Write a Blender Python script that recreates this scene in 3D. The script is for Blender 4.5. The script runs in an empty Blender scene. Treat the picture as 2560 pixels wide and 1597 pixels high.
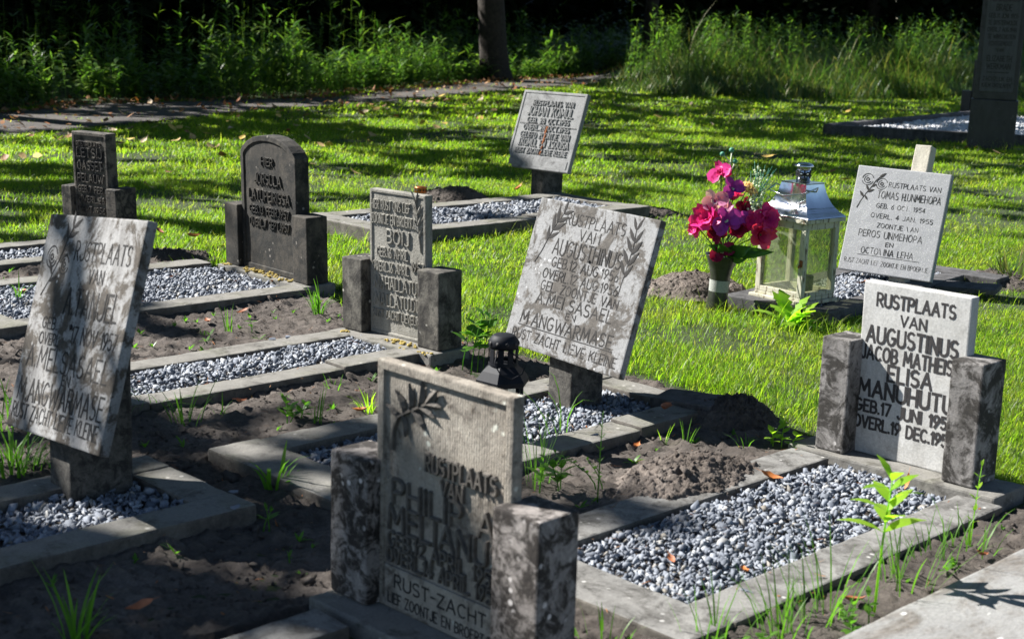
import bpy, bmesh, math, random
import numpy as np
from mathutils import Vector, Matrix, Euler, noise as mnoise

random.seed(7); rng = np.random.default_rng(7)
SC = bpy.context.scene
COL = SC.collection
R = math.radians

# ---------------------------------------------------------------- camera, sky, sun
cam_data = bpy.data.cameras.new('camera')
cam = bpy.data.objects.new('camera', cam_data); COL.objects.link(cam); SC.camera = cam
cam_data.sensor_width = 36; cam_data.lens = 51.27; cam_data.clip_end = 600; cam_data.clip_start = 0.05
_r = Vector((0.99924453, 0.0080669, 0.03801701)); _u = Vector((-0.03886346, 0.20741351, 0.97748108)); _f = Vector((0, 0.9782201, -0.20757032))
m3 = Matrix((_r, _u, -_f)).transposed()
cam.matrix_world = Matrix.Translation((0, 0, 1.5)) @ m3.to_4x4()
cam_data.dof.use_dof = True; cam_data.dof.focus_distance = 6.6; cam_data.dof.aperture_fstop = 4.5; cam_data.dof.aperture_blades = 7

SUN_AZ, SUN_EL = R(-68.5), R(40)
TOSUN = Vector((math.sin(SUN_AZ) * math.cos(SUN_EL), math.cos(SUN_AZ) * math.cos(SUN_EL), math.sin(SUN_EL)))
world = bpy.data.worlds.new('World'); SC.world = world; world.use_nodes = True
nt = world.node_tree; nt.nodes.clear()
sky = nt.nodes.new('ShaderNodeTexSky'); sky.sky_type = 'NISHITA'; sky.sun_disc = False
sky.sun_elevation = SUN_EL; sky.air_density = 1.0; sky.dust_density = .3; sky.ozone_density = 3.0; sky.sun_rotation = SUN_AZ % (2 * math.pi)
bgn = nt.nodes.new('ShaderNodeBackground'); bgn.inputs[1].default_value = 0.046
wo = nt.nodes.new('ShaderNodeOutputWorld')
nt.links.new(sky.outputs[0], bgn.inputs[0]); nt.links.new(bgn.outputs[0], wo.inputs[0])
sd = bpy.data.lights.new('sun', 'SUN'); sd.energy = 5.0; sd.angle = R(0.53); sd.color = (1.0, 0.975, 0.93)
sun = bpy.data.objects.new('sun', sd); COL.objects.link(sun); sun.rotation_euler = TOSUN.to_track_quat('Z', 'Y').to_euler(); sun.location = (-20, 8, 20)
SC.view_settings.view_transform = 'Standard'; SC.view_settings.look = 'None'; SC.view_settings.exposure = 1.45; SC.view_settings.gamma = 1
SC.render.engine = 'CYCLES'
SC.cycles.max_bounces = 6; SC.cycles.transparent_max_bounces = 12; SC.cycles.diffuse_bounces = 3
SC.cycles.sample_clamp_indirect = 4

# ---------------------------------------------------------------- helpers
S2 = math.sqrt(.5)
def PQ(p, q): return ((p + q) * S2, (q - p) * S2)
def toPQ(x, y): return (x - y) * S2, (x + y) * S2

def _h(ix, iy, s):
    n = (ix * 374761393 + iy * 668265263 + s * 974711) & 0xffffffff
    n = ((n ^ (n >> 13)) * 1274126177) & 0xffffffff
    return ((n ^ (n >> 16)) & 0xffff) / 65535.0
def vnoise(x, y, s=0):
    x = np.asarray(x, float); y = np.asarray(y, float)
    ix = np.floor(x).astype(np.int64); iy = np.floor(y).astype(np.int64); fx = x - ix; fy = y - iy
    fx = fx * fx * (3 - 2 * fx); fy = fy * fy * (3 - 2 * fy)
    a = _h(ix, iy, s); b = _h(ix + 1, iy, s); c = _h(ix, iy + 1, s); d = _h(ix + 1, iy + 1, s)
    return (a * (1 - fx) + b * fx) * (1 - fy) + (c * (1 - fx) + d * fx) * fy
def fbm(x, y, s=0, o=4, g=.5):
    t = 0; a = 1; n = 0
    for i in range(o):
        t = t + a * vnoise(np.asarray(x) * 2 ** i, np.asarray(y) * 2 ** i, s + i * 17); n += a; a *= g
    return t / n

def link(o, parent=None):
    COL.objects.link(o)
    if parent is not None: o.parent = parent
    return o
def tag(o, label=None, cat=None, group=None, kind=None):
    if label: o['label'] = label
    if cat: o['category'] = cat
    if group: o['group'] = group
    if kind: o['kind'] = kind
    return o
def thing(name, label, cat, loc=(0, 0, 0), rot=(0, 0, 0), group=None):
    o = bpy.data.objects.new(name, None); o.empty_display_size = .1
    o.location = loc; o.rotation_euler = rot if not isinstance(rot, (int, float)) else (0, 0, rot)
    return tag(link(o), label, cat, group)
def mesh_np(name, V, F, mats, parent=None, fm=None, smooth=False):
    """V (N,3); F list of arrays (n,3) or (n,4)"""
    me = bpy.data.meshes.new(name)
    V = np.asarray(V, np.float32)
    F = [np.asarray(f, np.int32) for f in (F if isinstance(F, list) else [F]) if len(f)]
    me.vertices.add(len(V)); me.vertices.foreach_set('co', V.ravel())
    li = np.concatenate([f.ravel() for f in F]); tot = np.concatenate([np.full(len(f), f.shape[1], np.int32) for f in F])
    st = np.concatenate([[0], np.cumsum(tot)[:-1]]).astype(np.int32)
    me.loops.add(len(li)); me.loops.foreach_set('vertex_index', li)
    me.polygons.add(len(tot)); me.polygons.foreach_set('loop_start', st); me.polygons.foreach_set('loop_total', tot)
    if fm is not None: me.polygons.foreach_set('material_index', np.asarray(fm, np.int32))
    if smooth: me.polygons.foreach_set('use_smooth', np.ones(len(tot), bool))
    for m in (mats if isinstance(mats, (list, tuple)) else [mats]): me.materials.append(m)
    me.update(calc_edges=True); me.validate()
    return link(bpy.data.objects.new(name, me), parent)

class MB:
    """collects polygons, builds one mesh object"""
    def __init__(s): s.v = []; s.f = []; s.m = []; s.sm = []
    def add(s, vs, fs, m=0, mat=None, smooth=False):
        o = len(s.v)
        for v in vs: s.v.append(tuple(mat @ Vector(v)) if mat is not None else tuple(v))
        for f in fs: s.f.append(tuple(o + i for i in f)); s.m.append(m); s.sm.append(smooth)
    def bm(s, b, m=0, mat=None, smooth=False):
        b.verts.index_update()
        s.add([v.co for v in b.verts], [[v.index for v in f.verts] for f in b.faces], m, mat, smooth); b.free()
    def box(s, x0, x1, y0, y1, z0, z1, m=0, bev=0.0, cut=0.0, jit=0.0, seed=0, mat=None):
        s.bm(rbox(x0, x1, y0, y1, z0, z1, bev, cut, jit, seed), m, mat)
    def tube(s, pts, rad, n=8, m=0, mat=None, cap=True, smooth=True):
        pts = [Vector(p) for p in pts]
        rr = rad if isinstance(rad, (list, tuple)) else [rad] * len(pts)
        vs = []; fs = []; prev = None
        for i, p in enumerate(pts):
            t = (pts[min(i + 1, len(pts) - 1)] - pts[max(i - 1, 0)])
            t = t.normalized() if t.length > 1e-9 else Vector((0, 0, 1))
            if prev is None:
                a = t.orthogonal().normalized()
            else:
                a = prev - t * prev.dot(t); a = a.normalized() if a.length > 1e-6 else t.orthogonal().normalized()
            prev = a; b = t.cross(a)
            for k in range(n):
                g = 2 * math.pi * k / n; vs.append(p + (a * math.cos(g) + b * math.sin(g)) * rr[i])
        for i in range(len(pts) - 1):
            for k in range(n):
                fs.append((i * n + k, i * n + (k + 1) % n, (i + 1) * n + (k + 1) % n, (i + 1) * n + k))
        if cap:
            fs.append(tuple(reversed(range(n)))); fs.append(tuple((len(pts) - 1) * n + k for k in range(n)))
        s.add(vs, fs, m, mat, smooth)
    def lathe(s, prof, n=24, m=0, mat=None, smooth=True, cap=True):
        vs = []; fs = []
        for r, z in prof:
            for k in range(n): g = 2 * math.pi * k / n; vs.append((r * math.cos(g), r * math.sin(g), z))
        for i in range(len(prof) - 1):
            for k in range(n): fs.append((i * n + k, i * n + (k + 1) % n, (i + 1) * n + (k + 1) % n, (i + 1) * n + k))
        if cap:
            if prof[0][0] > 1e-5: fs.append(tuple(reversed(range(n))))
            if prof[-1][0] > 1e-5: fs.append(tuple((len(prof) - 1) * n + k for k in range(n)))
        s.add(vs, fs, m, mat, smooth)
    def build(s, name, mats, parent=None):
        me = bpy.data.meshes.new(name); me.from_pydata(s.v, [], s.f)
        for m in (mats if isinstance(mats, (list, tuple)) else [mats]): me.materials.append(m)
        me.polygons.foreach_set('material_index', s.m); me.polygons.foreach_set('use_smooth', s.sm); me.update()
        return link(bpy.data.objects.new(name, me), parent)

def jitter(b, jit, seed):
    off = Vector((seed * 3.17, seed * 1.31, seed * 7.7))
    b.normal_update()
    for v in b.verts:
        n = mnoise.noise((v.co + off) * 14) * .6 + mnoise.noise((v.co + off) * 45) * .4
        v.co += v.normal * n * jit
def cuts(b, step):
    if step <= 0: return
    lo = [min(v.co[i] for v in b.verts) for i in range(3)]; hi = [max(v.co[i] for v in b.verts) for i in range(3)]
    for i in range(3):
        n = int((hi[i] - lo[i]) / step); no = [0, 0, 0]; no[i] = 1
        for k in range(1, n):
            co = [0, 0, 0]; co[i] = lo[i] + (hi[i] - lo[i]) * k / n
            bmesh.ops.bisect_plane(b, geom=b.verts[:] + b.edges[:] + b.faces[:], plane_co=co, plane_no=no)
def rbox(x0, x1, y0, y1, z0, z1, bev=0, cut=0, jit=0, seed=0):
    b = bmesh.new(); bmesh.ops.create_cube(b, size=1)
    for v in b.verts: v.co = Vector(((x0 + x1) / 2 + v.co.x * (x1 - x0), (y0 + y1) / 2 + v.co.y * (y1 - y0), (z0 + z1) / 2 + v.co.z * (z1 - z0)))
    if bev > 0: bmesh.ops.bevel(b, geom=b.edges[:], offset=bev, segments=2, affect='EDGES', profile=.6)
    cuts(b, cut)
    if jit > 0: jitter(b, jit, seed)
    return b

# ---------------------------------------------------------------- materials
def newmat(name):
    m = bpy.data.materials.new(name); m.use_nodes = True; n = m.node_tree; n.nodes.clear()
    return m, n
def N(t, typ, **kw):
    n = t.nodes.new(typ)
    for k, v in kw.items():
        if k.startswith('i_'):
            key = k[2:]; n.inputs[int(key) if key.isdigit() else key].default_value = v
        else: setattr(n, k, v)
    return n
def ramp(t, fac, stops, interp='LINEAR'):
    r = t.nodes.new('ShaderNodeValToRGB'); r.color_ramp.interpolation = interp
    e = r.color_ramp.elements
    while len(e) < len(stops): e.new(.5)
    for i, (p, c) in enumerate(stops):
        e[i].position = p; e[i].color = (*c, 1) if len(c) == 3 else c
    t.links.new(fac, r.inputs[0]); return r.outputs[0]
def g3(v): return (v, v, v)
def mixc(t, fac, a, b, mode='MIX'):
    m = t.nodes.new('ShaderNodeMix'); m.data_type = 'RGBA'; m.blend_type = mode
    for sock, val in ((0, fac), (6, a), (7, b)):
        if hasattr(val, 'is_output'): t.links.new(val, m.inputs[sock])
        elif sock == 0: m.inputs[0].default_value = val
        else: m.inputs[sock].default_value = (*val, 1)
    return m.outputs[2]
def coords(t, seed, scale=(1, 1, 1), kind='Object'):
    tc = t.nodes.new('ShaderNodeTexCoord'); mp = t.nodes.new('ShaderNodeMapping')
    mp.inputs['Location'].default_value = (seed * 1.37, seed * 2.11, seed * .73); mp.inputs['Scale'].default_value = scale
    t.links.new(tc.outputs[kind], mp.inputs[0]); return mp.outputs[0]
def noise_n(t, vec, scale, detail=6, rough=.6, dist=0):
    n = N(t, 'ShaderNodeTexNoise', i_Scale=scale, i_Detail=detail, i_Roughness=rough, i_Distortion=dist); t.links.new(vec, n.inputs['Vector']); return n.outputs[0]
def bsdf_out(t, color=None, rough=.8, normal=None, **kw):
    b = t.nodes.new('ShaderNodeBsdfPrincipled'); o = t.nodes.new('ShaderNodeOutputMaterial')
    if color is not None:
        if hasattr(color, 'is_output'): t.links.new(color, b.inputs['Base Color'])
        else: b.inputs['Base Color'].default_value = (*color, 1)
    if hasattr(rough, 'is_output'): t.links.new(rough, b.inputs['Roughness'])
    else: b.inputs['Roughness'].default_value = rough
    for k, v in kw.items(): b.inputs[k.replace('_', ' ')].default_value = v
    if normal is not None: t.links.new(normal, b.inputs['Normal'])
    t.links.new(b.outputs[0], o.inputs[0]); return b, o
def bump(t, h, strength=.4, dist=.01, prev=None):
    b = N(t, 'ShaderNodeBump', i_Strength=strength, i_Distance=dist); t.links.new(h, b.inputs['Height'])
    if prev is not None: t.links.new(prev, b.inputs['Normal'])
    return b.outputs[0]

def stone(name, light, mid, dark, seed, patch=.5, pscale=7, sharp=.06, spots=.0, speck=0.0, streak=.35, bumpd=.003, tool=0, green=0.0, rough=.85, spotscale=30):
    """weathered concrete: patches of dark lichen (patch = share), rain streaks, pale specks"""
    m, t = newmat(name)
    v = coords(t, seed); vs = coords(t, seed + 3, (1, 1, .18))
    base = mixc(t, ramp(t, noise_n(t, v, 5, 8, .7), [(.3, g3(0)), (.7, g3(1))]), light, mid)
    st = ramp(t, noise_n(t, vs, 16, 6, .65), [(.42, g3(0)), (.68, g3(1))])
    base = mixc(t, mixc(t, streak, (0, 0, 0), st), base, dark)
    pn = noise_n(t, v, pscale, 12, .74, .5)
    th = .5 + (.5 - patch) * .42
    pf = ramp(t, pn, [(th - sharp, g3(0)), (th + sharp, g3(1))])
    pdk = mixc(t, ramp(t, noise_n(t, v, 60, 4, .6), [(.35, g3(0)), (.65, g3(1))]), dark, tuple(d * 1.7 for d in dark))
    base = mixc(t, pf, base, pdk)
    if spots > 0:
        vo = N(t, 'ShaderNodeTexVoronoi', i_Scale=spotscale, i_Randomness=1.0); t.links.new(v, vo.inputs['Vector'])
        sp = ramp(t, vo.outputs['Distance'], [(.16, g3(1)), (.26, g3(0))])
        msk = ramp(t, noise_n(t, v, 9, 3), [(.62 - spots * .25, g3(0)), (.68 - spots * .25, g3(1))])
        base = mixc(t, mixc(t, sp, (0, 0, 0), msk), base, tuple(min(.75, c * 1.6 + .08) for c in light))
    if speck > 0:
        vo = N(t, 'ShaderNodeTexVoronoi', i_Scale=95, i_Randomness=1.0); t.links.new(v, vo.inputs['Vector'])
        sp = ramp(t, vo.outputs['Distance'], [(.12, g3(speck)), (.24, g3(0))]); base = mixc(t, sp, base, (.72, .71, .68))
    p2 = noise_n(t, v, pscale * 3.7, 6, .7); p2f = mixc(t, ramp(t, p2, [(.56, g3(0)), (.64, g3(.8))]), (0, 0, 0), ramp(t, pn, [(th - .16, g3(.0)), (th + .02, g3(1))]))
    base = mixc(t, p2f, base, dark)
    fine = noise_n(t, v, 140, 3, .7)
    base = mixc(t, .55, base, ramp(t, fine, [(.3, g3(.45)), (.7, g3(1.0))]), 'MULTIPLY')
    if green > 0:
        gm = ramp(t, noise_n(t, v, 4, 5, .6), [(.5, g3(0)), (.72, g3(green))]); base = mixc(t, gm, base, (.12, .125, .05))
    nb = bump(t, noise_n(t, v, 90, 5, .75), .7, bumpd)
    nb = bump(t, pn, .5, bumpd * 1.6, nb)
    if tool:
        w = N(t, 'ShaderNodeTexWave', i_Scale=tool, i_Distortion=3.0, i_Detail=3.0); w.inputs['Detail Scale'].default_value = 2.0
        t.links.new(v, w.inputs['Vector']); nb = bump(t, w.outputs['Fac'], .45, .0025, nb)
    bsdf_out(t, base, rough, nb); return m

def plain(name, col, rough=.7, var=.3, scale=30, metallic=0, bumpd=0, seed=1, **kw):
    m, t = newmat(name); v = coords(t, seed)
    n = noise_n(t, v, scale, 6, .65)
    c = mixc(t, ramp(t, n, [(.3, g3(0)), (.7, g3(1))]), tuple(x * (1 - var) for x in col), tuple(min(1, x * (1 + var)) for x in col))
    bsdf_out(t, c, rough, bump(t, n, .6, bumpd) if bumpd else None, Metallic=metallic, **kw); return m

def leafmat(name, cols, trans=.5, rough=.5, tcol=1.6, spec=.3, straw=0):
    """foliage: colour varies per leaf, light passes through"""
    m, t = newmat(name)
    gi = t.nodes.new('ShaderNodeNewGeometry')
    c = ramp(t, gi.outputs['Random Per Island'], [(i / max(1, len(cols) - 1), k) for i, k in enumerate(cols)])
    if straw:
        v = coords(t, 12); c = mixc(t, ramp(t, noise_n(t, v, 1.6, 5, .65), [(.47, g3(0)), (.72, g3(straw))]), c, (.21, .19, .045)); c = mixc(t, ramp(t, noise_n(t, coords(t, 19), 2.7, 4, .6), [(.5, g3(0)), (.68, g3(.55))]), c, (.035, .085, .014))
    b = t.nodes.new('ShaderNodeBsdfPrincipled'); t.links.new(c, b.inputs['Base Color']); b.inputs['Roughness'].default_value = rough; b.inputs['Specular IOR Level'].default_value = spec
    tr = t.nodes.new('ShaderNodeBsdfTranslucent')
    t.links.new(mixc(t, 1.0, c, (tcol * 1.08, tcol * 1.22, tcol * .5), 'MULTIPLY'), tr.inputs[0])
    mx = t.nodes.new('ShaderNodeMixShader'); mx.inputs[0].default_value = trans
    t.links.new(b.outputs[0], mx.inputs[1]); t.links.new(tr.outputs[0], mx.inputs[2])
    o = t.nodes.new('ShaderNodeOutputMaterial'); t.links.new(mx.outputs[0], o.inputs[0]); return m

MAT = {}
MAT['augj_slab'] = stone('pale_marble', (0.577, 0.572, 0.558), (0.493, 0.484, 0.456), (0.171, 0.149, 0.117), 1, patch=.06, pscale=4, sharp=.16, streak=.3, bumpd=.0012)
MAT['augj_post'] = stone('grey_concrete', (0.332, 0.314, 0.301), (0.224, 0.207, 0.194), (0.021, 0.018, 0.015), 2, patch=0.50, pscale=12, sharp=.05, streak=.6, spots=.2)
MAT['philip'] = stone('brown_concrete', (0.461, 0.416, 0.351), (0.325, 0.281, 0.228), (0.054, 0.042, 0.032), 3, patch=0.32, pscale=11, sharp=.07, spots=.25, tool=38, streak=.3)
MAT['philip_post'] = stone('brown_concrete_mottled', (0.399, 0.361, 0.337), (0.244, 0.212, 0.190), (0.021, 0.016, 0.013), 4, patch=0.54, pscale=17, sharp=.05, spots=.3)
MAT['boli'] = stone('rough_grey_concrete', (0.377, 0.361, 0.320), (0.288, 0.273, 0.234), (0.069, 0.060, 0.048), 5, patch=0.20, pscale=10, sharp=.1, bumpd=.006)
MAT['boli_post'] = stone('dark_rained_concrete', (0.231, 0.214, 0.180), (0.122, 0.110, 0.089), (0.015, 0.013, 0.011), 6, patch=0.51, pscale=9, sharp=.08, streak=.8, spots=.15)
MAT['arch'] = stone('blackened_concrete', (0.104, 0.088, 0.068), (0.055, 0.046, 0.035), (0.006, 0.006, 0.005), 7, patch=0.52, pscale=9, sharp=.09, streak=.9, spots=.25)
MAT['small'] = stone('blackened_pocked_concrete', (0.180, 0.158, 0.128), (0.106, 0.089, 0.071), (0.008, 0.007, 0.007), 8, patch=0.48, pscale=13, sharp=.05, streak=.6, spots=.25)
MAT['johan'] = stone('grey_concrete_plate', (0.297, 0.297, 0.297), (0.226, 0.226, 0.226), (0.036, 0.034, 0.034), 9, patch=0.19, pscale=4.5, sharp=.1, streak=.2, bumpd=.005)
MAT['tomas'] = stone('terrazzo_grey', (0.336, 0.340, 0.357), (0.302, 0.307, 0.323), (0.200, 0.200, 0.208), 10, patch=.02, pscale=5, sharp=.2, speck=.75, streak=.12, bumpd=.0012, rough=.6)
MAT['aug'] = stone('lichen_concrete', (0.296, 0.296, 0.299), (0.239, 0.239, 0.239), (0.060, 0.053, 0.046), 11, patch=0.49, pscale=8.5, sharp=.03, streak=.1, spots=.2, spotscale=45)
MAT['tanuel'] = stone('lichen_concrete_brown', (0.390, 0.385, 0.380), (0.312, 0.304, 0.296), (0.052, 0.042, 0.032), 12, patch=0.46, pscale=9, sharp=.03, streak=.55, spots=.1)
MAT['post_dark'] = stone('dark_concrete', (0.146, 0.134, 0.115), (0.080, 0.073, 0.062), (0.017, 0.015, 0.013), 13, patch=0.48, pscale=22, sharp=.08)
MAT['post_pale'] = stone('pale_post', (.62, .58, .48), (.52, .48, .40), (.12, .09, .06), 14, patch=.12, pscale=9)
MAT['kerb'] = stone('kerb_concrete', (0.248, 0.237, 0.214), (0.179, 0.168, 0.150), (0.038, 0.034, 0.028), 15, patch=0.27, pscale=8, sharp=.08, streak=.15, spots=.15, green=.35)
MAT['kerb_dark'] = stone('kerb_slate', (.13, .125, .13), (.08, .078, .08), (.025, .024, .024), 16, patch=.35, pscale=12, streak=.6)
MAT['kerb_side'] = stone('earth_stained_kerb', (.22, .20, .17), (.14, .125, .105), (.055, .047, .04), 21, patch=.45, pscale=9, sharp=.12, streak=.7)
MAT['kerb_pale'] = stone('kerb_concrete_pale', (0.269, 0.261, 0.247), (0.208, 0.201, 0.188), (0.043, 0.039, 0.034), 17, patch=0.39, pscale=9, sharp=.1, streak=.1, spots=.2)
MAT['monument'] = stone('black_basalt', (0.045, 0.045, 0.051), (0.030, 0.030, 0.035), (0.009, 0.009, 0.010), 18, patch=.3, pscale=8, streak=.5, spots=.1, bumpd=.001, rough=.45)
MAT['panel'] = stone('dull_panel', (0.088, 0.092, 0.100), (0.068, 0.070, 0.076), (0.021, 0.021, 0.021), 19, patch=.15, pscale=7, streak=.4, spots=.12, rough=.5)
MAT['ink'] = plain('black_lettering', (.025, .022, .022), .7, .4, 60)
MAT['engrave'] = plain('dirt_filled_lettering', (.085, .08, .078), .9, .5, 50)
MAT['engrave_dark'] = plain('dark_engraving', (.02, .018, .017), .9, .5, 50)
MAT['relief_dark'] = plain('weathered_relief', (.10, .088, .075), .9, .5, 60)
MAT['rust'] = plain('rust', (.22, .07, .02), .9, .5, 80, bumpd=.003)
MAT['black_metal'] = plain('black_powder_coat', (.010, .011, .015), .6, .2, 60, Specular_IOR_Level=.2)
MAT['wood_dark'] = plain('bark', (.030, .023, .017), .95, .6, 14, bumpd=.02)

def soil_mat(name='soil', k=1.0):
    m, t = newmat(name); v = coords(t, 2)
    c = ramp(t, noise_n(t, v, 3, 8, .7), [(.3, tuple(a * k for a in (.062, .049, .040))), (.52, tuple(a * k for a in (.125, .103, .088))), (.72, tuple(a * k for a in (.225, .190, .165)))])
    c = mixc(t, .7, c, ramp(t, noise_n(t, v, 70, 5, .75), [(.3, g3(.26)), (.66, g3(1.0))]), 'MULTIPLY')
    nb = bump(t, noise_n(t, v, 110, 6, .8), 1.0, .010)
    bsdf_out(t, c, .95, nb); return m
MAT['soil'] = soil_mat(); MAT['soil_dry'] = soil_mat('soil_dry', 1.75)
def ground_mat():
    m, t = newmat('lawn_earth'); v = coords(t, 4)
    c = ramp(t, noise_n(t, v, 1.3, 8, .7), [(.3, (.022, .034, .010)), (.7, (.05, .075, .018))])
    bsdf_out(t, c, .95, bump(t, noise_n(t, v, 30, 6, .8), .8, .03)); return m
MAT['ground'] = ground_mat()
def path_mat():
    m, t = newmat('path_cinder'); v = coords(t, 5)
    c = ramp(t, noise_n(t, v, 2, 9, .75), [(.3, (.045, .04, .037)), (.7, (.105, .092, .082))])
    bsdf_out(t, c, .95, bump(t, noise_n(t, v, 22, 6, .8), .8, .02)); return m
MAT['path'] = path_mat()
def gravel_mat(name, stops):
    m, t = newmat(name); gi = t.nodes.new('ShaderNodeNewGeometry'); v = coords(t, 6)
    c = ramp(t, gi.outputs['Random Per Island'], stops)
    c = mixc(t, .5, c, ramp(t, noise_n(t, v, 90, 4, .7), [(.3, g3(.6)), (.7, g3(1.1))]), 'MULTIPLY')
    bsdf_out(t, c, .75, bump(t, noise_n(t, v, 160, 3, .7), .5, .002)); return m
MAT['gravel'] = gravel_mat('slate_gravel', [(0, (.10, .113, .138)), (.3, (.16, .177, .213)), (.62, (.235, .255, .295)), (.85, (.29, .31, .345)), (.94, (.36, .365, .37)), (1, (.22, .195, .16))])
MAT['gravel_white'] = gravel_mat('white_gravel', [(0, (.5, .52, .55)), (.7, (.75, .77, .8)), (1, (.6, .55, .48))])
MAT['grass'] = leafmat('grass_blade', [(.05, .105, .009), (.09, .155, .010), (.13, .20, .013), (.10, .165, .011), (.24, .22, .06)], .52, .42, 3.1, .3, .5)
MAT['tallgrass'] = leafmat('tall_grass_blade', [(.03, .075, .018), (.055, .115, .025), (.09, .14, .035), (.20, .18, .07)], .4, .45, 1.6)
MAT['weed'] = leafmat('weed_leaf', [(.06, .16, .022), (.10, .22, .03), (.08, .19, .025)], .5, .4, 1.8)
MAT['weedlight'] = leafmat('bright_weed_leaf', [(.20, .36, .03), (.28, .44, .04)], .55, .4, 1.7)
MAT['under'] = leafmat('undergrowth_leaf', [(.022, .06, .012), (.05, .11, .018), (.09, .17, .03), (.13, .19, .035)], .42, .33, 1.9, .5)
MAT['crown'] = leafmat('tree_leaf', [(.018, .04, .01), (.035, .07, .014), (.05, .09, .018)], .3, .5, 1.2)
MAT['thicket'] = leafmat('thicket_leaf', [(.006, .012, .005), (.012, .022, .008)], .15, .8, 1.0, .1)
MAT['dryleaf'] = leafmat('dry_leaf', [(.30, .12, .03), (.42, .26, .08), (.50, .38, .20), (.24, .10, .04)], .3, .6, 1.2)
MAT['orangeleaf'] = leafmat('orange_leaf', [(.42, .15, .03), (.50, .20, .035)], .3, .6, 1.1)
MAT['litter'] = leafmat('leaf_litter', [(.22, .07, .02), (.32, .13, .05), (.38, .22, .12), (.12, .05, .02)], .2, .7, 1.0)
MAT['moss'] = plain('yellow_moss', (.36, .27, .07), .95, .5, 60, bumpd=.006)
MAT['straw'] = plain('dry_stem', (.35, .30, .16), .8, .3)

# ---------------------------------------------------------------- stroke lettering
def _arc(cx, cy, rx, ry, a0, a1, n=6):
    return [(cx + rx * math.cos(R(a0 + (a1 - a0) * i / n)), cy + ry * math.sin(R(a0 + (a1 - a0) * i / n))) for i in range(n + 1)]
G = {
 'A': (.62, [[(0, 0), (.31, 1), (.62, 0)], [(.11, .33), (.51, .33)]]),
 'B': (.5, [[(0, 0), (0, 1), (.26, 1)] + _arc(.26, .76, .2, .24, 90, -90) + [(0, .52)], [(.26, .52)] + _arc(.27, .26, .24, .26, 90, -90) + [(0, 0)]]),
 'C': (.56, [_arc(.31, .5, .31, .5, 50, 310, 10)]),
 'D': (.56, [[(0, 0), (0, 1), (.2, 1)] + _arc(.2, .5, .36, .5, 90, -90, 9) + [(0, 0)]]),
 'E': (.44, [[(.44, 1), (0, 1), (0, 0), (.44, 0)], [(0, .52), (.36, .52)]]),
 'F': (.42, [[(.42, 1), (0, 1), (0, 0)], [(0, .52), (.34, .52)]]),
 'G': (.6, [_arc(.31, .5, .31, .5, 50, 320, 10) + [(.58, .45), (.36, .45)]]),
 'H': (.52, [[(0, 0), (0, 1)], [(.52, 0), (.52, 1)], [(0, .5), (.52, .5)]]),
 'I': (.06, [[(.03, 0), (.03, 1)]]),
 'J': (.36, [[(.36, 1), (.36, .2)] + _arc(.18, .2, .18, .2, 0, -170, 5)]),
 'K': (.52, [[(0, 0), (0, 1)], [(.5, 1), (0, .45)], [(.16, .6), (.52, 0)]]),
 'L': (.42, [[(0, 1), (0, 0), (.42, 0)]]),
 'M': (.72, [[(0, 0), (.08, 1), (.36, .3), (.64, 1), (.72, 0)]]),
 'N': (.54, [[(0, 0), (0, 1), (.54, 0), (.54, 1)]]),
 'O': (.62, [_arc(.31, .5, .31, .5, 0, 360, 14)]),
 'P': (.48, [[(0, 0), (0, 1), (.22, 1)] + _arc(.22, .73, .25, .27, 90, -90) + [(0, .46)]]),
 'R': (.5, [[(0, 0), (0, 1), (.22, 1)] + _arc(.22, .74, .25, .26, 90, -90) + [(0, .48)], [(.2, .48), (.5, 0)]]),
 'S': (.48, [_arc(.24, .75, .23, .25, 40, 270, 7) + _arc(.24, .25, .24, .25, 90, -140, 7)[1:]]),
 'T': (.5, [[(0, 1), (.5, 1)], [(.25, 1), (.25, 0)]]),
 'U': (.54, [[(0, 1), (0, .28)] + _arc(.27, .27, .27, .27, 180, 360, 8) + [(.54, 1)]]),
 'V': (.58, [[(0, 1), (.29, 0), (.58, 1)]]),
 'W': (.86, [[(0, 1), (.2, 0), (.43, .8), (.66, 0), (.86, 1)]]),
 'Y': (.54, [[(0, 1), (.27, .5), (.54, 1)], [(.27, .5), (.27, 0)]]),
 'Z': (.5, [[(0, 1), (.5, 1), (0, 0), (.5, 0)]]),
 '1': (.18, [[(0, .78), (.16, 1), (.16, 0)]]),
 '2': (.46, [_arc(.23, .74, .23, .26, 170, -20, 6) + [(0, 0), (.46, 0)]]),
 '3': (.44, [_arc(.2, .75, .22, .25, 150, -90, 6), _arc(.2, .26, .24, .26, 90, -150, 6)]),
 '4': (.5, [[(.36, 0), (.36, 1), (0, .3), (.5, .3)]]),
 '5': (.44, [[(.42, 1), (.06, 1), (.03, .56)] + _arc(.2, .32, .24, .31, 110, -140, 7)]),
 '6': (.46, [[(.38, 1), (.08, .5)] + _arc(.23, .29, .22, .29, 150, 510, 10)]),
 '7': (.44, [[(0, 1), (.44, 1), (.12, 0)]]),
 '8': (.46, [_arc(.23, .76, .19, .24, -90, 270, 9), _arc(.23, .26, .23, .26, 90, 450, 9)]),
 '9': (.46, [_arc(.23, .71, .22, .29, -30, 330, 10) + [(.1, 0)]]),
 '0': (.5, [_arc(.25, .5, .25, .5, 0, 360, 12)]),
 '.': (.06, [[(.03, 0), (.03, .07)]]), '-': (.3, [[(0, .5), (.3, .5)]]), ' ': (.3, []), ',': (.08, [[(.05, .08), (0, -.1)]]),
}
_lc = [0]; WEAR = [0.0]
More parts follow.
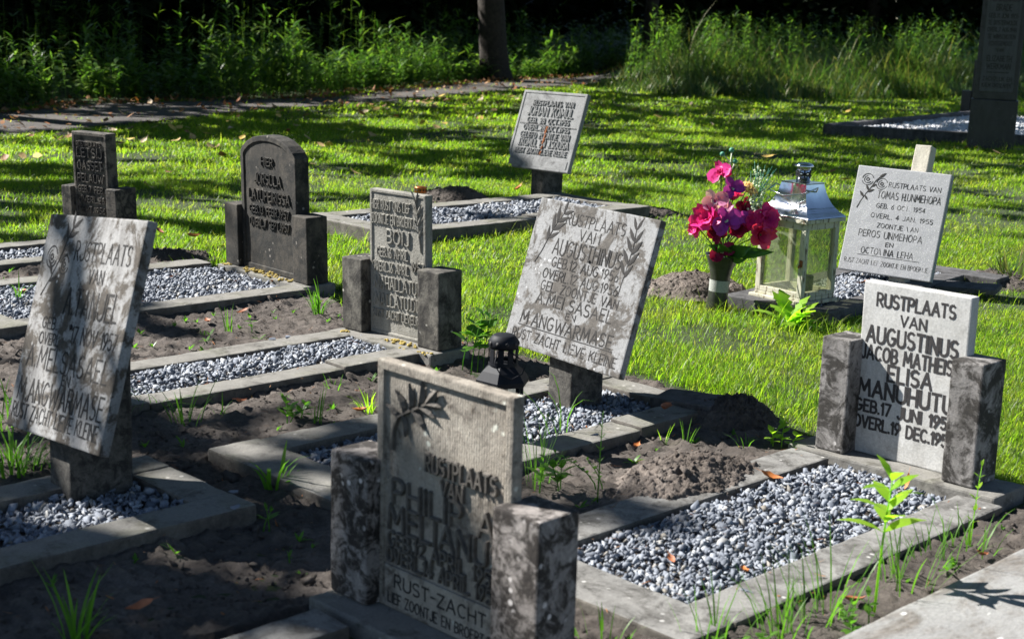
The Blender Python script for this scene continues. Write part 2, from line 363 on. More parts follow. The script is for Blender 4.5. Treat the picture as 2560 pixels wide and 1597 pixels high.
def stroke(M, a, b, sw, h, m, y0=0.0):
    """one chisel/relief bar on the plane y=y0, facing -y"""
    a = Vector((a[0], a[1])); b = Vector((b[0], b[1])); d = b - a
    if d.length < 1e-6: return
    d.normalize(); n = Vector((-d.y, d.x)) * sw / 2; a = a - d * sw * .35; b = b + d * sw * .35
    _lc[0] += 1; hh = h + (_lc[0] % 23) * 4e-5
    ch = min(sw * .22, h * .8) * (1 if h > .003 else 0)
    q = [a + n, b + n, b - n, a - n]
    c = [a + n + (d - n.normalized()) * ch, b + n + (-d - n.normalized()) * ch, b - n + (-d + n.normalized()) * ch, a - n + (d + n.normalized()) * ch]
    vs = [(p.x, y0 + .001, p.y) for p in q] + [(p.x, y0 - hh, p.y) for p in c]
    M.add(vs, [(7, 6, 5, 4), (0, 1, 5, 4), (1, 2, 6, 5), (2, 3, 7, 6), (3, 0, 4, 7)], m)
def textline(M, s, x0, x1, z, h, sw, dep, m, y0=0.0, gap=.2, slant=0.0, rag=0.0):
    """capitals spread from x0 to x1, centred on height z"""
    tot = sum(G[c][0] for c in s) + gap * (len(s) - 1); k = (x1 - x0) / tot; x = x0
    for c in s:
        w, ps = G[c]; dz = random.uniform(-rag, rag) * h
        for pl in ps:
            pp = [(x + px * k + slant * py * h, z - h / 2 + py * h + dz) for px, py in pl]
            for a, b in zip(pp, pp[1:]):
                if random.random() < WEAR[0]: continue
                stroke(M, a, b, sw * random.uniform(1 - WEAR[0] * 14, 1 + WEAR[0] * 6), dep, m, y0)
        x += (w + gap) * k
def leafshape(M, x, z, ang, ln, wd, h, m, y0=0.0):
    """a carved leaf: raised keel along its middle"""
    d = Vector((math.cos(ang), math.sin(ang))); n = Vector((-d.y, d.x)); o = Vector((x, z))
    _lc[0] += 1; e = (_lc[0] % 19) * 6e-5
    pr = [(0, 0), (.2, .7), (.45, 1), (.75, .62), (1, 0)]
    vs = []; fs = []
    for t, w in pr:
        c = o + d * ln * t
        for sgn in (-1, 0, 1):
            p = c + n * sgn * w * wd / 2; vs.append((p.x, y0 - e - (h if sgn == 0 else h * .25), p.y))
    for i in range(len(pr) - 1):
        for j in (0, 1): k = i * 3 + j; fs.append((k, k + 3, k + 4, k + 1))
    M.add(vs, fs, m)
def curve_strokes(M, pts, sw, h, m, y0=0.0):
    for a, b in zip(pts, pts[1:]): stroke(M, a, b, sw, h, m, y0)
def branch(M, pts, sw, h, m, leaves, ll, lw, y0=0.0):
    curve_strokes(M, pts, sw, h, m, y0)
    for (t, ang, s) in leaves:
        i = min(int(t * (len(pts) - 1)), len(pts) - 2); f = t * (len(pts) - 1) - i
        x = pts[i][0] + (pts[i + 1][0] - pts[i][0]) * f; z = pts[i][1] + (pts[i + 1][1] - pts[i][1]) * f
        leafshape(M, x, z, R(ang), ll * s, lw * s, h * 1.3, m, y0)
def rose(M, x, z, r, sw, h, m, y0=0.0):
    for rr, a0, a1 in ((r, 20, 170), (r, 200, 340), (r * .62, 100, 330), (r * .25, 0, 360)):
        curve_strokes(M, _arc(x, z, rr, rr * .95, a0, a1, 10), sw * (1.4 if rr < r * .3 else 1), h, m, y0)

def framed_slab(outline, t, border, depth, cut=.05, jit=.0012, seed=0, bev=.005):
    """slab from a closed outline in x,z; front at y=0 with a sunk field inside a border"""
    b = bmesh.new()
    fv = [b.verts.new((x, 0, z)) for x, z in outline]; bv = [b.verts.new((x, t, z)) for x, z in outline]
    n = len(outline)
    f = b.faces.new(fv); b.faces.new(list(reversed(bv)))
    for i in range(n): b.faces.new((fv[i], bv[i], bv[(i + 1) % n], fv[(i + 1) % n]))
    bmesh.ops.recalc_face_normals(b, faces=b.faces[:])
    ed = [e for e in b.edges if len(e.link_faces) == 2 and e.calc_face_angle(0) > .5]
    if border > 0:
        bmesh.ops.inset_region(b, faces=[f], thickness=border, use_even_offset=True)
        r = bmesh.ops.inset_region(b, faces=[f], thickness=.003, use_even_offset=True)
        for v in f.verts: v.co.y += depth
    ed = [e for e in ed if e.is_valid]
    bmesh.ops.bevel(b, geom=ed, offset=bev, segments=2, affect='EDGES', profile=.6)
    cuts(b, cut)
    if jit: jitter(b, jit, seed)
    return b

# ---------------------------------------------------------------- headstones
def post_stone(label, x, y, z0, yaw, lean, roll, sw, sh, st, pin, pw, ph, pf, pd, bw, bf, bh, slab_mats, post_mat, base_mat, lettering, outline=None, border=0, depth=0, seed=1, sa=0.0, slab_note=None):
    root = thing('headstone', label, 'headstone', (x, y, z0), (-lean, roll, yaw))
    M = MB()
    ol = outline or [(-sw, bh + .001), (sw, bh + .001), (sw, sh), (-sw, sh)]
    M.bm(framed_slab(ol, st, border, depth, .04, .0015, seed), 0)
    lettering(M)
    sl = M.build('slab', slab_mats, root); sl.location = (0, sa, 0)
    for s in (-1, 1):
        P = MB(); a, b = sorted((s * pin, s * (pin + pw)))
        P.box(a, b, -pf, pd - pf, bh + .002, ph + (s * .004), 0, .006, .035, .002, seed * 3 + s)
        P.build('post', post_mat, root)
    B = MB(); B.box(-bw, bw, -bf, pd - pf + .03, -.08, bh, 0, .008, .04, .003, seed * 5)
    B.build('base', base_mat, root)
    return root

def L_augj(M):
    k = dict(m=1, dep=.0006, sw=.0125)
    for s, x0, x1, z, h, sw in (('RUSTPLAATS', -.145, .145, .588, .043, .0078), ('VAN', -.05, .045, .528, .036, .0068), ('AUGUSTINUS', -.175, .165, .466, .055, .0095), ('JACOB MATHEIS', -.19, .152, .402, .047, .0082),
                                 ('ELISA', -.082, .082, .342, .053, .0098), ('MANUHUTU', -.19, .165, .277, .056, .0105), ('GEB.17 JUNI 1951', -.198, .165, .213, .040, .0085), ('OVERL.19 DEC.1951', -.198, .17, .155, .040, .0085)):
        textline(M, s, x0, x1, z, h, sw, .0006, 1)
def L_philip(M):
    y = .007
    for s, x0, x1, z, h, sw in (('RUSTPLAATS', -.055, .185, .447, .042, .0085), ('VAN', .0, .075, .398, .034, .008), ('PHILIP A.', -.175, .2, .345, .062, .0105), ('MELIANUS', -.19, .21, .277, .062, .0105),
                                 ('GEB.12 APRIL 1957', -.19, .2, .222, .036, .0075), ('OVERL.14 APRIL 1957', -.195, .2, .18, .036, .0075)):
        textline(M, s, x0, x1, z, h, sw, .0075, 2, y)
    M.box(-.20, .20, -.0015, .012, .046, .152, 0, .002)
    textline(M, 'RUST-ZACHT', -.16, .165, .118, .032, .0045, .0006, 1, -.0015)
    textline(M, 'LIEF ZOONTJE EN BROERTJE', -.185, .19, .071, .026, .0035, .0006, 1, -.0015)
    pts = [(-.178, .45), (-.176, .50), (-.16, .535), (-.125, .555), (-.09, .572), (-.055, .59)]
    branch(M, pts, .009, .008, 2, [(.55, 120, 1), (.68, 95, 1.1), (.85, 80, 1.1), (.98, 45, 1.0), (.98, 5, .9), (.7, -40, 1.0), (.5, -75, .9), (.4, 150, .8), (.85, -15, .9)], .06, .026, y)
def L_boli(M):
    y = .004
    for s, x0, x1, z, h, sw in (('HIER RUST ONS LIEF', -.17, .085, .638, .040, .0062), ('ZOONTJE EN BROERTJE', -.17, .125, .575, .040, .0062), ('BOIJ', -.07, .075, .502, .058, .0095), ('GEB.16 APRIL', -.135, .07, .428, .040, .0072),
                                 ('OVERL.16 APRIL', -.165, .075, .362, .040, .0072), ('1957', .095, .172, .385, .040, .0065), ('MAHALLATU', -.15, .125, .290, .052, .0078), ('MALLATU.DU', -.15, .15, .213, .052, .0078), ('RUST ZACHT LIEVELING', -.165, .165, .148, .036, .0055)):
        textline(M, s, x0, x1, z, h, sw, .006, 1, y)
    pts = [(.152, .455), (.142, .52), (.135, .57), (.128, .63), (.115, .68)]
    branch(M, pts, .006, .006, 1, [(.25, 70, .9), (.35, 125, .9), (.5, 65, 1), (.55, 125, 1), (.7, 60, 1), (.75, 135, 1), (.95, 70, .9), (.98, 120, .9)], .055, .017, y)
def L_arch(M):
    y = .006
    for s, x0, x1, z, h, sw in (('HIER', -.06, .055, .66, .042, .008), ('JORSULA', -.13, .13, .565, .052, .0095), ('LATUPEIRISSA', -.19, .21, .475, .052, .009), ('GEB.13 FEBR.1957', -.19, .2, .395, .040, .0075), ('OVERL.7 SEPT.1957', -.19, .2, .325, .040, .0075)):
        textline(M, s, x0, x1, z, h, sw, .007, 1, y)
def L_small(M):
    y = .005
    for s, x0, x1, z, h, sw in (('RUSTPLAATS', -.11, .1, .635, .026, .005), ('LETSIJ', -.11, .105, .585, .052, .0095), ('OASSET', -.11, .105, .51, .050, .0095), ('PELAUW', -.115, .11, .435, .045, .008), ('GEB.7 FEB.', -.115, .11, .37, .036, .007), ('OVERL.28', -.11, .11, .31, .034, .0065), ('SEPT.1956', -.11, .11, .25, .034, .0065)):
        textline(M, s, x0, x1, z, h, sw, .007, 1, y)

AUGJ = post_stone('pale marble headstone with bold black capitals reading AUGUSTINUS between two grey posts', 1.346, 4.764, .0, -.789, 0, -.012, .2, .645, .05, .188, .113, .448, .077, .151, .394, .107, .042, [MAT['augj_slab'], MAT['ink']], MAT['augj_post'], MAT['kerb'], L_augj, seed=1)
PHIL = post_stone('brown mottled headstone nearest the viewer with a carved twig and PHILIP in raised letters', -.148, 3.262, 0, -.788, -.008, -.007, .236, .666, .034, .221, .145, .419, .042, .128, .368, .109, .040, [MAT['philip'], MAT['engrave_dark'], MAT['relief_dark']], MAT['philip_post'], MAT['kerb'], L_philip, border=.022, depth=.008, seed=2)
BOLI = post_stone('grey headstone with cracked slab and raised word BOIJ between two rain darkened posts', -.505, 6.33, .0, -.76, -.02, -.015, .183, .705, .043, .185, .135, .39, .05, .139, .34, .115, .052, [MAT['boli'], MAT['boli']], MAT['boli_post'], MAT['kerb'], L_boli, border=.013, depth=.005, seed=3)
arch_ol = [(-.27, .06), (.27, .06), (.27, .70), (.245, .728), (.2, .758), (.14, .782), (.07, .796), (0, .80), (-.07, .796), (-.14, .782), (-.2, .758), (-.245, .728), (-.27, .70)]
ARCH = post_stone('blackened headstone with rounded top between two dark posts with yellow moss at its foot', -1.275, 7.79, .0, -.84, -.03, -.008, .27, .8, .085, .272, .135, .408, .084, .131, .43, .123, .058, [MAT['arch'], MAT['arch']], MAT['arch'], MAT['kerb'], L_arch, outline=arch_ol, border=.028, depth=.007, seed=4, sa=-.055)
SMALL = post_stone('small blackened square-topped headstone at the far left behind the big leaning plate', -2.492, 8.542, .0, -.587, -.035, -.012, .15, .705, .075, .152, .086, .386, .026, .155, .30, .12, .055, [MAT['small'], MAT['small']], MAT['small'], MAT['kerb'], L_small, border=.018, depth=.006, seed=5)

def plate_stone(label, x, y, yaw, zc, w, h, t, lean, rl, post, slab_mats, lettering, post_mat, border=0, depth=0, outline=None, seed=1, behind=None):
    root = thing('headstone', label, 'headstone', (x, y, 0), (0, 0, yaw))
    M = MB(); ol = outline or [(-w / 2, 0), (w / 2, 0), (w / 2, h), (-w / 2, h)]
    M.bm(framed_slab(ol, t, border, depth, .04, .0016, seed, .006), 0)
    lettering(M, w, h)
    sl = M.build('slab', slab_mats, root); sl.location = (0, 0, zc); sl.rotation_euler = (-lean, -rl, 0)
    if post:
        px, pa, pwd, pdp = post
        # concrete stump with its top cut to the slope of the plate
        b = rbox(px - pwd / 2, px + pwd / 2, pa, pa + pdp, -.1, 1.4, .006, .05, .002, seed * 7)
        tl = math.tan(lean); pl_co = Vector((0, t / math.cos(lean) + .001, zc)); pl_no = Vector((0, -math.cos(lean), math.sin(lean)))
        bmesh.ops.bisect_plane(b, geom=b.verts[:] + b.edges[:] + b.faces[:], plane_co=pl_co, plane_no=pl_no, clear_outer=True)
        bmesh.ops.bisect_plane(b, geom=b.verts[:] + b.edges[:] + b.faces[:], plane_co=(0, 0, zc + h * .62), plane_no=(0, 0, 1), clear_outer=True)
        bmesh.ops.holes_fill(b, edges=[e for e in b.edges if e.is_boundary])
        P = MB(); P.bm(b, 0); P.build('post', post_mat, root)
    if behind:
        bx, bw_, bd, bl = behind
        P = MB(); P.box(bx - bw_ / 2, bx + bw_ / 2, t + .002, t + bd, -.12, bl, 0, .005, .03, .004, seed + 40)
        po = P.build('post', MAT['post_pale'], root); po.location = (0, 0, zc); po.rotation_euler = (-lean, -rl, 0)
    return root
def fr(M, w, h, rows, dep, m, y=0.0, rag=.02):
    WEAR[0] = .015 if dep < .002 else 0
    for s, x0, x1, z, hh, sw in rows: textline(M, s, (x0 - .5) * w, (x1 - .5) * w, z * h, hh * h, sw, dep, m, y, rag=rag)
    WEAR[0] = 0
def line(M, w, h, x0, x1, z, sw, m, dep=.0006): stroke(M, ((x0 - .5) * w, z * h), ((x1 - .5) * w, z * h), sw, dep, m)
def L_aug(M, w, h):
    fr(M, w, h, [('RUSTPLAATS', .27, .76, .895, .075, .0052), ('VAN', .41, .58, .805, .068, .0052), ('AUGUSTHINUS', .22, .79, .70, .10, .0066), ('GEB.12 AUG.1956', .24, .80, .60, .062, .005), ('OVERL.12 AUG.1956', .19, .82, .515, .062, .005),
                 ('GEL. ZOONTJE VAN', .20, .85, .435, .06, .005), ('A.MELSASAEL', .19, .83, .35, .075, .0062), ('EN', .47, .55, .28, .04, .004), ('M.ANGWARMASE', .10, .88, .20, .082, .007), ('RUST ZACHT LIEVE KLEINE', .06, .95, .085, .062, .005)], .0006, 1)
    line(M, w, h, .09, .9, .145, .004, 1)
    branch(M, [(.33 * w, .49 * h), (.335 * w, .58 * h), (.345 * w, .68 * h), (.35 * w, .80 * h), (.34 * w, .92 * h)], .004, .0007, 1, [(t, a, s) for t, a, s in ((.3, 60, .9), (.35, 125, .9), (.5, 55, 1), (.52, 130, 1), (.65, 55, 1), (.68, 130, 1), (.8, 60, .9), (.82, 130, .9), (.97, 65, .8), (.97, 120, .8))], .075, .02)
    branch(M, [(-.41 * w, .57 * h), (-.37 * w, .66 * h), (-.34 * w, .76 * h), (-.31 * w, .84 * h), (-.26 * w, .93 * h)], .004, .0007, 1, [(.4, 95, .9), (.45, 30, .9), (.6, 95, 1), (.62, 30, 1), (.78, 95, 1), (.8, 25, .9), (.96, 80, .8), (.96, 20, .8)], .075, .02)
    M.lathe([(.0, 0), (.006, 0), (.006, .003), (0, .003)], 8, 1, Matrix.Translation((.03, -.001, .655 * h)) @ Matrix.Rotation(R(90), 4, 'X'))
def L_tan(M, w, h):
    fr(M, w, h, [('RUSTPLAATS', .36, .92, .84, .085, .0055), ('VAN', .55, .70, .735, .06, .005), ('A.TANUEL', .36, .90, .61, .115, .007), ('GEB.', .17, .33, .50, .05, .005), ('17 NOV 1957', .50, .95, .47, .07, .0058), ('OVERL.', .17, .40, .43, .05, .005),
                 ('A.MELSASAEL', .08, .93, .34, .095, .0065), ('EN', .5, .58, .265, .045, .0045), ('M.ANGWARMASE', .06, .95, .185, .10, .0068), ('RUST ZACHT LIEVE KLEINE', .04, .95, .085, .065, .0052)], .0006, 1)
    rose(M, -.38 * w, .80 * h, .035, .004, .0007, 1); rose(M, -.23 * w, .77 * h, .03, .004, .0007, 1)
    branch(M, [(-.42 * w, .62 * h), (-.35 * w, .70 * h), (-.30 * w, .78 * h), (-.25 * w, .88 * h), (-.21 * w, .95 * h)], .0045, .0007, 1, [(.2, 20, 1), (.3, 130, 1), (.55, 15, .9), (.75, 110, 1), (.8, 20, 1.1), (.95, 95, 1), (.95, 30, 1.1)], .06, .016)
    M.lathe([(.0, 0), (.008, 0), (.008, .004), (0, .004)], 8, 1, Matrix.Translation((-.01, -.001, .50 * h)) @ Matrix.Rotation(R(90), 4, 'X'))
def L_joh(M, w, h):
    fr(M, w, h, [('RUSTPLAATS VAN', .20, .83, .845, .062, .0085), ('JOHAN KOMUL', .14, .86, .735, .105, .0115), ('GEB. 28 OCT.1955', .17, .83, .62, .064, .0085), ('OVERL.28 OCT.1955', .14, .86, .525, .064, .0085), ('GELIEFD ZOONTJE VAN', .12, .89, .43, .07, .0085),
                 ('J.KOMUL EN J.SOUISA', .11, .91, .33, .085, .010), ('RUST ZACHT LIEVE KLEINE', .10, .91, .225, .062, .0085)], .007, 1, .004)
    M.box(-w / 2 + .03, w / 2 - .03, -.0005, .008, .02, .135 * h, 0, .002)
    stroke(M, (-w * .45, .575 * h), (w * .47, .555 * h), .0025, .0012, 3)
    for z, l, sw in ((.50, .05, .022), (.40, .05, .018), (.36, .04, .02), (.28, .02, .014), (.21, .02, .018)):
        stroke(M, (.01, z * h + l / 2), (.004, z * h - l / 2), sw, .006, 2)
def L_tom(M, w, h):
    fr(M, w, h, [('RUSTPLAATS VAN', .37, .92, .845, .046, .0032), ('TOMAS H.UNMEHOPA', .27, .94, .745, .066, .0038), ('GEB. 6 OCT. 1954', .28, .80, .64, .042, .003), ('OVERL. 4 JAN. 1955', .24, .90, .545, .042, .003), ('ZOONTJE VAN', .33, .77, .455, .042, .003),
                 ('PEROS UNMEHOPA', .15, .83, .37, .062, .0036), ('EN', .46, .54, .285, .038, .003), ('OCTOVINA LEHA', .21, .77, .21, .058, .0036)], .0006, 1)
    fr(M, w, h, [('RUST ZACHT LIEF ZOONTJE EN BROERTJE', .05, .95, .10, .042, .0022)], .0005, 2)
    line(M, w, h, .18, .84, .165, .0022, 1)
    rose(M, -.37 * w, .875 * h, .035, .0035, .0007, 1); rose(M, -.21 * w, .845 * h, .034, .0035, .0007, 1)
    branch(M, [(-.43 * w, .60 * h), (-.40 * w, .67 * h), (-.36 * w, .74 * h), (-.32 * w, .80 * h), (-.28 * w, .87 * h), (-.22 * w, .93 * h)], .005, .0007, 1, [(.45, 25, 1), (.5, 120, .9), (.35, -50, .8), (.3, 130, 1), (.62, 35, .8), (.9, 40, 1.1)], .045, .016)

TAN = plate_stone('large lichen stained plate leaning back on a dark stump in the shade at the left', -1.339, 4.092, -.849, .219, .648, .668, .034, .29, .099, (-.019, .037, .14, .20), [MAT['tanuel'], MAT['engrave_dark']], L_tan, MAT['post_dark'], seed=6)
AUG = plate_stone('sunlit lichen patched plate with two carved wheat ears leaning back beside the black lantern', .181, 5.405, -.926, .205, .707, .595, .031, .28, .004, (-.026, .034, .14, .16), [MAT['aug'], MAT['engrave_dark']], L_aug, MAT['post_dark'], seed=7)
jol = lambda w, h: [(-w / 2 + .075, 0), (w / 2, 0), (w / 2, h), (-w / 2, h), (-w / 2, .125), (-w / 2 + .02, .095)]
JOH = plate_stone('grey plate with a broken lower corner and rust streak standing out on the lawn', .138, 11.472, -.754, .279, .67, .635, .042, .333, .01, (-.022, .046, .123, .24), [MAT['johan'], MAT['johan'], MAT['rust'], MAT['engrave_dark']], L_joh, MAT['post_dark'], border=.02, depth=.005, outline=jol(.67, .635), seed=8)
TOM = plate_stone('clean pale grey plate with engraved rose leaning on a pale post by white lantern', 2.133, 8.314, -.636, .082, .564, .622, .046, .27, -.006, None, [MAT['tomas'], MAT['engrave_dark'], MAT['engrave']], L_tom, MAT['post_pale'], seed=9, behind=(.065, .095, .09, .785))

# ---------------------------------------------------------------- ground, path, soil
X = np.concatenate([np.linspace(-150, -14, 18), np.linspace(-13, 15, 113), np.linspace(16, 150, 18)]); Y = np.concatenate([np.linspace(-60, -4, 12), np.linspace(-3, 46, 197), np.linspace(48, 260, 24)])
gx, gy = np.meshgrid(X, Y)
def ground_z(x, y):
    x = np.asarray(x, float); y = np.asarray(y, float)
    p, q = toPQ(x, y)
    und = (fbm(x * .45, y * .45, 3, 3) - .5) * .07
    w = np.clip((q - 4.9) / 1.5, 0, 1) * np.clip((y - 6) / 6, 0, 1)
    bank = np.clip((y - (28.5 + np.clip(x - 4, -3, 20) * .5)) / 5, 0, 1) * np.clip((x - 1.2) / 2.5, 0, 1) * .25
    return und * w - .012 + bank
gz = ground_z(gx, gy)
ny, nx = gx.shape
idx = np.arange(nx * ny).reshape(ny, nx)
quads = np.stack([idx[:-1, :-1], idx[:-1, 1:], idx[1:, 1:], idx[1:, :-1]], -1).reshape(-1, 4)
tag(mesh_np('ground', np.stack([gx, gy, gz], -1).reshape(-1, 3), quads, MAT['ground'], smooth=True), kind='structure')

path_near = [(-9.5, 7.0), (-5.51, 15.51), (-4.68, 17.47), (-3.64, 20.05), (-2.22, 23.31), (-.26, 27.82), (1.79, 31.81), (2.86, 35.07), (6, 41), (12, 50)]
path_far = [(-12, 8.5), (-6.46, 18.22), (-5.98, 20.17), (-4.55, 21.63), (-3.3, 23.4), (-2.3, 26.6), (-.75, 30.9), (1.5, 35.2), (4.2, 41), (9.5, 51)]
def samp(pl, n):
    pl = np.array(pl); d = np.concatenate([[0], np.cumsum(np.hypot(*np.diff(pl, axis=0).T))]); t = np.linspace(0, d[-1], n)
    return np.stack([np.interp(t, d, pl[:, 0]), np.interp(t, d, pl[:, 1])], -1)
A_ = samp(path_near, 160); B_ = samp(path_far, 160)
T_ = np.linspace(0, 1, 13)[None, :, None]
PP = A_[:, None] * (1 - T_) + B_[:, None] * T_
nz = (fbm(PP[..., 0] * 1.6, PP[..., 1] * 1.6, 11, 4) - .5)
edge = np.minimum(T_[..., 0], 1 - T_[..., 0])
PP[..., 0] += nz * .5 * (edge < .05)
pz = ground_z(PP[..., 0], PP[..., 1]) + .012 + nz * .03
pidx = np.arange(160 * 13).reshape(160, 13)
tag(mesh_np('path', np.concatenate([PP, pz[..., None]], -1).reshape(-1, 3), np.stack([pidx[:-1, :-1], pidx[:-1, 1:], pidx[1:, 1:], pidx[1:, :-1]], -1).reshape(-1, 4), MAT['path'], smooth=True), kind='structure')
def in_poly(x, y, poly):
    x = np.asarray(x); y = np.asarray(y); c = np.zeros(x.shape, bool); n = len(poly); j = n - 1
    for i in range(n):
        xi, yi = poly[i]; xj, yj = poly[j]
        c ^= ((yi > y) != (yj > y)) & (x < (xj - xi) * (y - yi) / (yj - yi + 1e-12) + xi); j = i
    return c
path_poly = [tuple(p) for p in A_] + [tuple(p) for p in B_[::-1]]

# soil between the graves: fine sheet in grave axes (p across the rows, q along the graves)
SP0, SP1, SQ0, SQ1 = -8.5, -.4, .2, 5.0
sp = np.arange(SP0, SP1, .012); sq = np.arange(SQ0, SQ1, .012)
pp, qq = np.meshgrid(sp, sq)
KR = [(-2.785, -1.988, 2.62, 4.5), (-3.955, -3.228, 2.56, 4.42), (-3.985, -3.377, .5, 2.353), (-5.2, -4.56, 2.51, 4.35), (-7.05, -5.975, 2.79, 4.75), (-8.1, -7.44, 2.2, 4.4), (-2.78, -2.04, .9, 2.4)]
def soil_edge(p, q): return 4.62 + (fbm(p * 2.2, q * 0 + 3, 21, 3) - .5) * .5
def soil_z(p, q):
    n1 = fbm(p * 3, q * 3, 31, 4) - .5; n2 = fbm(p * 17, q * 17, 33, 3, .8) - .5; n3 = np.clip(vnoise(p * 31, q * 31, 35) - .66, 0, 1) + .7 * np.clip(vnoise(p * 55, q * 55, 36) - .6, 0, 1)
    z = n1 * .03 + n2 * .034 + n3 * .045; lap = fbm(p * 6, q * 6, 39, 3)
    for a, b, c, d in KR:
        dx = np.maximum(np.maximum(a - p, p - b), 0); dy = np.maximum(np.maximum(c - q, q - d), 0); ds = np.hypot(dx, dy); ins = (ds == 0)
        z = np.where(ins, np.minimum(z, 0) - .05, z + .045 * np.clip(lap - .25, 0, 1) * np.exp(-ds / .06))
    return z
sz = soil_z(pp, qq)
fade = np.clip((soil_edge(pp, qq) - qq) / .15, 0, 1); fade = np.minimum(fade, np.clip((pp + 8.1) / .3, 0, 1))
sz = sz * fade - (1 - fade) * .06
sx = (pp + qq) * S2; sy = (qq - pp) * S2
ny, nx = pp.shape; idx = np.arange(nx * ny).reshape(ny, nx)
quads = np.stack([idx[:-1, :-1], idx[:-1, 1:], idx[1:, 1:], idx[1:, :-1]], -1).reshape(-1, 4)
tag(mesh_np('soil', np.stack([sx, sy, sz], -1).reshape(-1, 3), quads, MAT['soil'], smooth=True), kind='structure')

# ---------------------------------------------------------------- grave borders and gravel
def hull_rock(n, sx, sy, sz, sub=0):
    b = bmesh.new()
    for i in range(n):
        v = Vector((random.uniform(-1, 1), random.uniform(-1, 1), random.uniform(-1, 1))); k = max(abs(v.x), abs(v.y), abs(v.z)); v = v / k * random.uniform(.75, 1.0); v = (v + v.normalized()) * .5
        b.verts.new((v.x * sx, v.y * sy, v.z * sz))
    bmesh.ops.convex_hull(b, input=b.verts[:])
    for v in [v for v in b.verts if not v.link_faces]: b.verts.remove(v)
    bmesh.ops.triangulate(b, faces=b.faces[:]); b.verts.index_update()
    V = np.array([v.co[:] for v in b.verts]); F = np.array([[v.index for v in f.verts] for f in b.faces]); b.free(); return V, F
ROCKS = [hull_rock(random.randint(7, 10), 1, random.uniform(.55, .9), random.uniform(.28, .55)) for _ in range(36)]
def rand_rot(n):
    q = rng.normal(size=(n, 4)); q /= np.linalg.norm(q, axis=1)[:, None]; w, x, y, z = q.T
    return np.stack([np.stack([1 - 2 * (y * y + z * z), 2 * (x * y - z * w), 2 * (x * z + y * w)], -1), np.stack([2 * (x * y + z * w), 1 - 2 * (x * x + z * z), 2 * (y * z - x * w)], -1), np.stack([2 * (x * z - y * w), 2 * (y * z + x * w), 1 - 2 * (x * x + y * y)], -1)], 1)
def scatter(protos, pos, size, rot):
    Vs = []; Fs = []; o = 0; which = rng.integers(0, len(protos), len(pos))
    for k, (V, F) in enumerate(protos):
        ii = np.nonzero(which == k)[0]
        if not len(ii): continue
        W = np.einsum('nij,vj->nvi', rot[ii], V) * np.asarray(size)[ii][:, None, None] + pos[ii][:, None, :]
        Vs.append(W.reshape(-1, 3)); Fs.append((F[None] + (np.arange(len(ii)) * len(V))[:, None, None]).reshape(-1, F.shape[1]) + o); o += W.shape[0] * W.shape[1]
    return np.concatenate(Vs), np.concatenate(Fs)
def gravel(name, label, corners, z, size, mat, dens=1.0, holes=(), mound=.0, group=None):
    """pebbles heaped inside a quadrilateral (world corners)"""
    c = np.array(corners, float); area = .5 * abs(sum(c[i][0] * c[(i + 1) % 4][1] - c[(i + 1) % 4][0] * c[i][1] for i in range(4)))
    n = int(area / (size * size * 2.2) * 2.6 * dens)
    u = rng.random((n, 2)); P = (c[0] * ((1 - u[:, :1]) * (1 - u[:, 1:])) + c[1] * (u[:, :1] * (1 - u[:, 1:])) + c[2] * (u[:, :1] * u[:, 1:]) + c[3] * ((1 - u[:, :1]) * u[:, 1:]))
    e = np.minimum(np.minimum(u[:, 0], 1 - u[:, 0]), np.minimum(u[:, 1], 1 - u[:, 1]))
    hz = (fbm(P[:, 0] * 5, P[:, 1] * 5, 41, 3) - .5) * .03 + mound * np.clip(e * 5, 0, 1)
    zz = z + hz + (rng.random(n) - .55) * size * 1.2
    s = size * np.exp(rng.normal(0, .27, n))
    V, F = scatter(ROCKS, np.column_stack([P, zz]), s, rand_rot(n))
    q = np.array([[*c[i], z - .012] for i in range(4)]); V = np.concatenate([V, q])
    o = mesh_np(name, V, [F, np.array([[len(V) - 4, len(V) - 3, len(V) - 2, len(V) - 1]])], [mat, MAT['soil']], fm=np.concatenate([np.zeros(len(F)), [1]]))
    return tag(o, label, 'gravel', group, 'stuff')

def border(label, p0, p1, q0, q1, kw, h, mat, left=True, right=True, front=True, back=False, seed=1, split=None, kwl=None, fw=None):
    """edging of one grave in grave axes; kerbs are separate parts"""
    cx, cy = PQ((p0 + p1) / 2, (q0 + q1) / 2)
    root = thing('grave_border', label, 'grave border', (cx, cy, 0), (0, 0, R(-45)))
    a, b = (p1 - p0) / 2, (q1 - q0) / 2; kl = kwl or kw; fw = fw or kw
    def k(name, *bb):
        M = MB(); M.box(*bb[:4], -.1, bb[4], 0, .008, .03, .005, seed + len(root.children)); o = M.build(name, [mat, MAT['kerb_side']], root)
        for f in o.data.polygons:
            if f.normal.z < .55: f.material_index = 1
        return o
    f = fw if front else 0
    if left: k('side_kerb', -a, -a + kl, -b + f + .003, b, h)
    if right:
        if split:
            k('side_kerb', a - kw, a, -b + f + .003, -b + split - .004, h - .004); o = k('side_kerb', a - kw - .01, a - .004, -b + split + .003, b, h + .004)
        else: k('side_kerb', a - kw, a, -b + f + .003, b, h)
    if front: k('front_kerb', -a, a, -b, -b + fw, h + .003)
    if back: k('back_kerb', -a + kl + .003, a - kw - .003, b - kw, b, h - .003)
    return root
def pq_rect(p0, p1, q0, q1): return [PQ(p0, q0), PQ(p1, q0), PQ(p1, q1), PQ(p0, q1)]

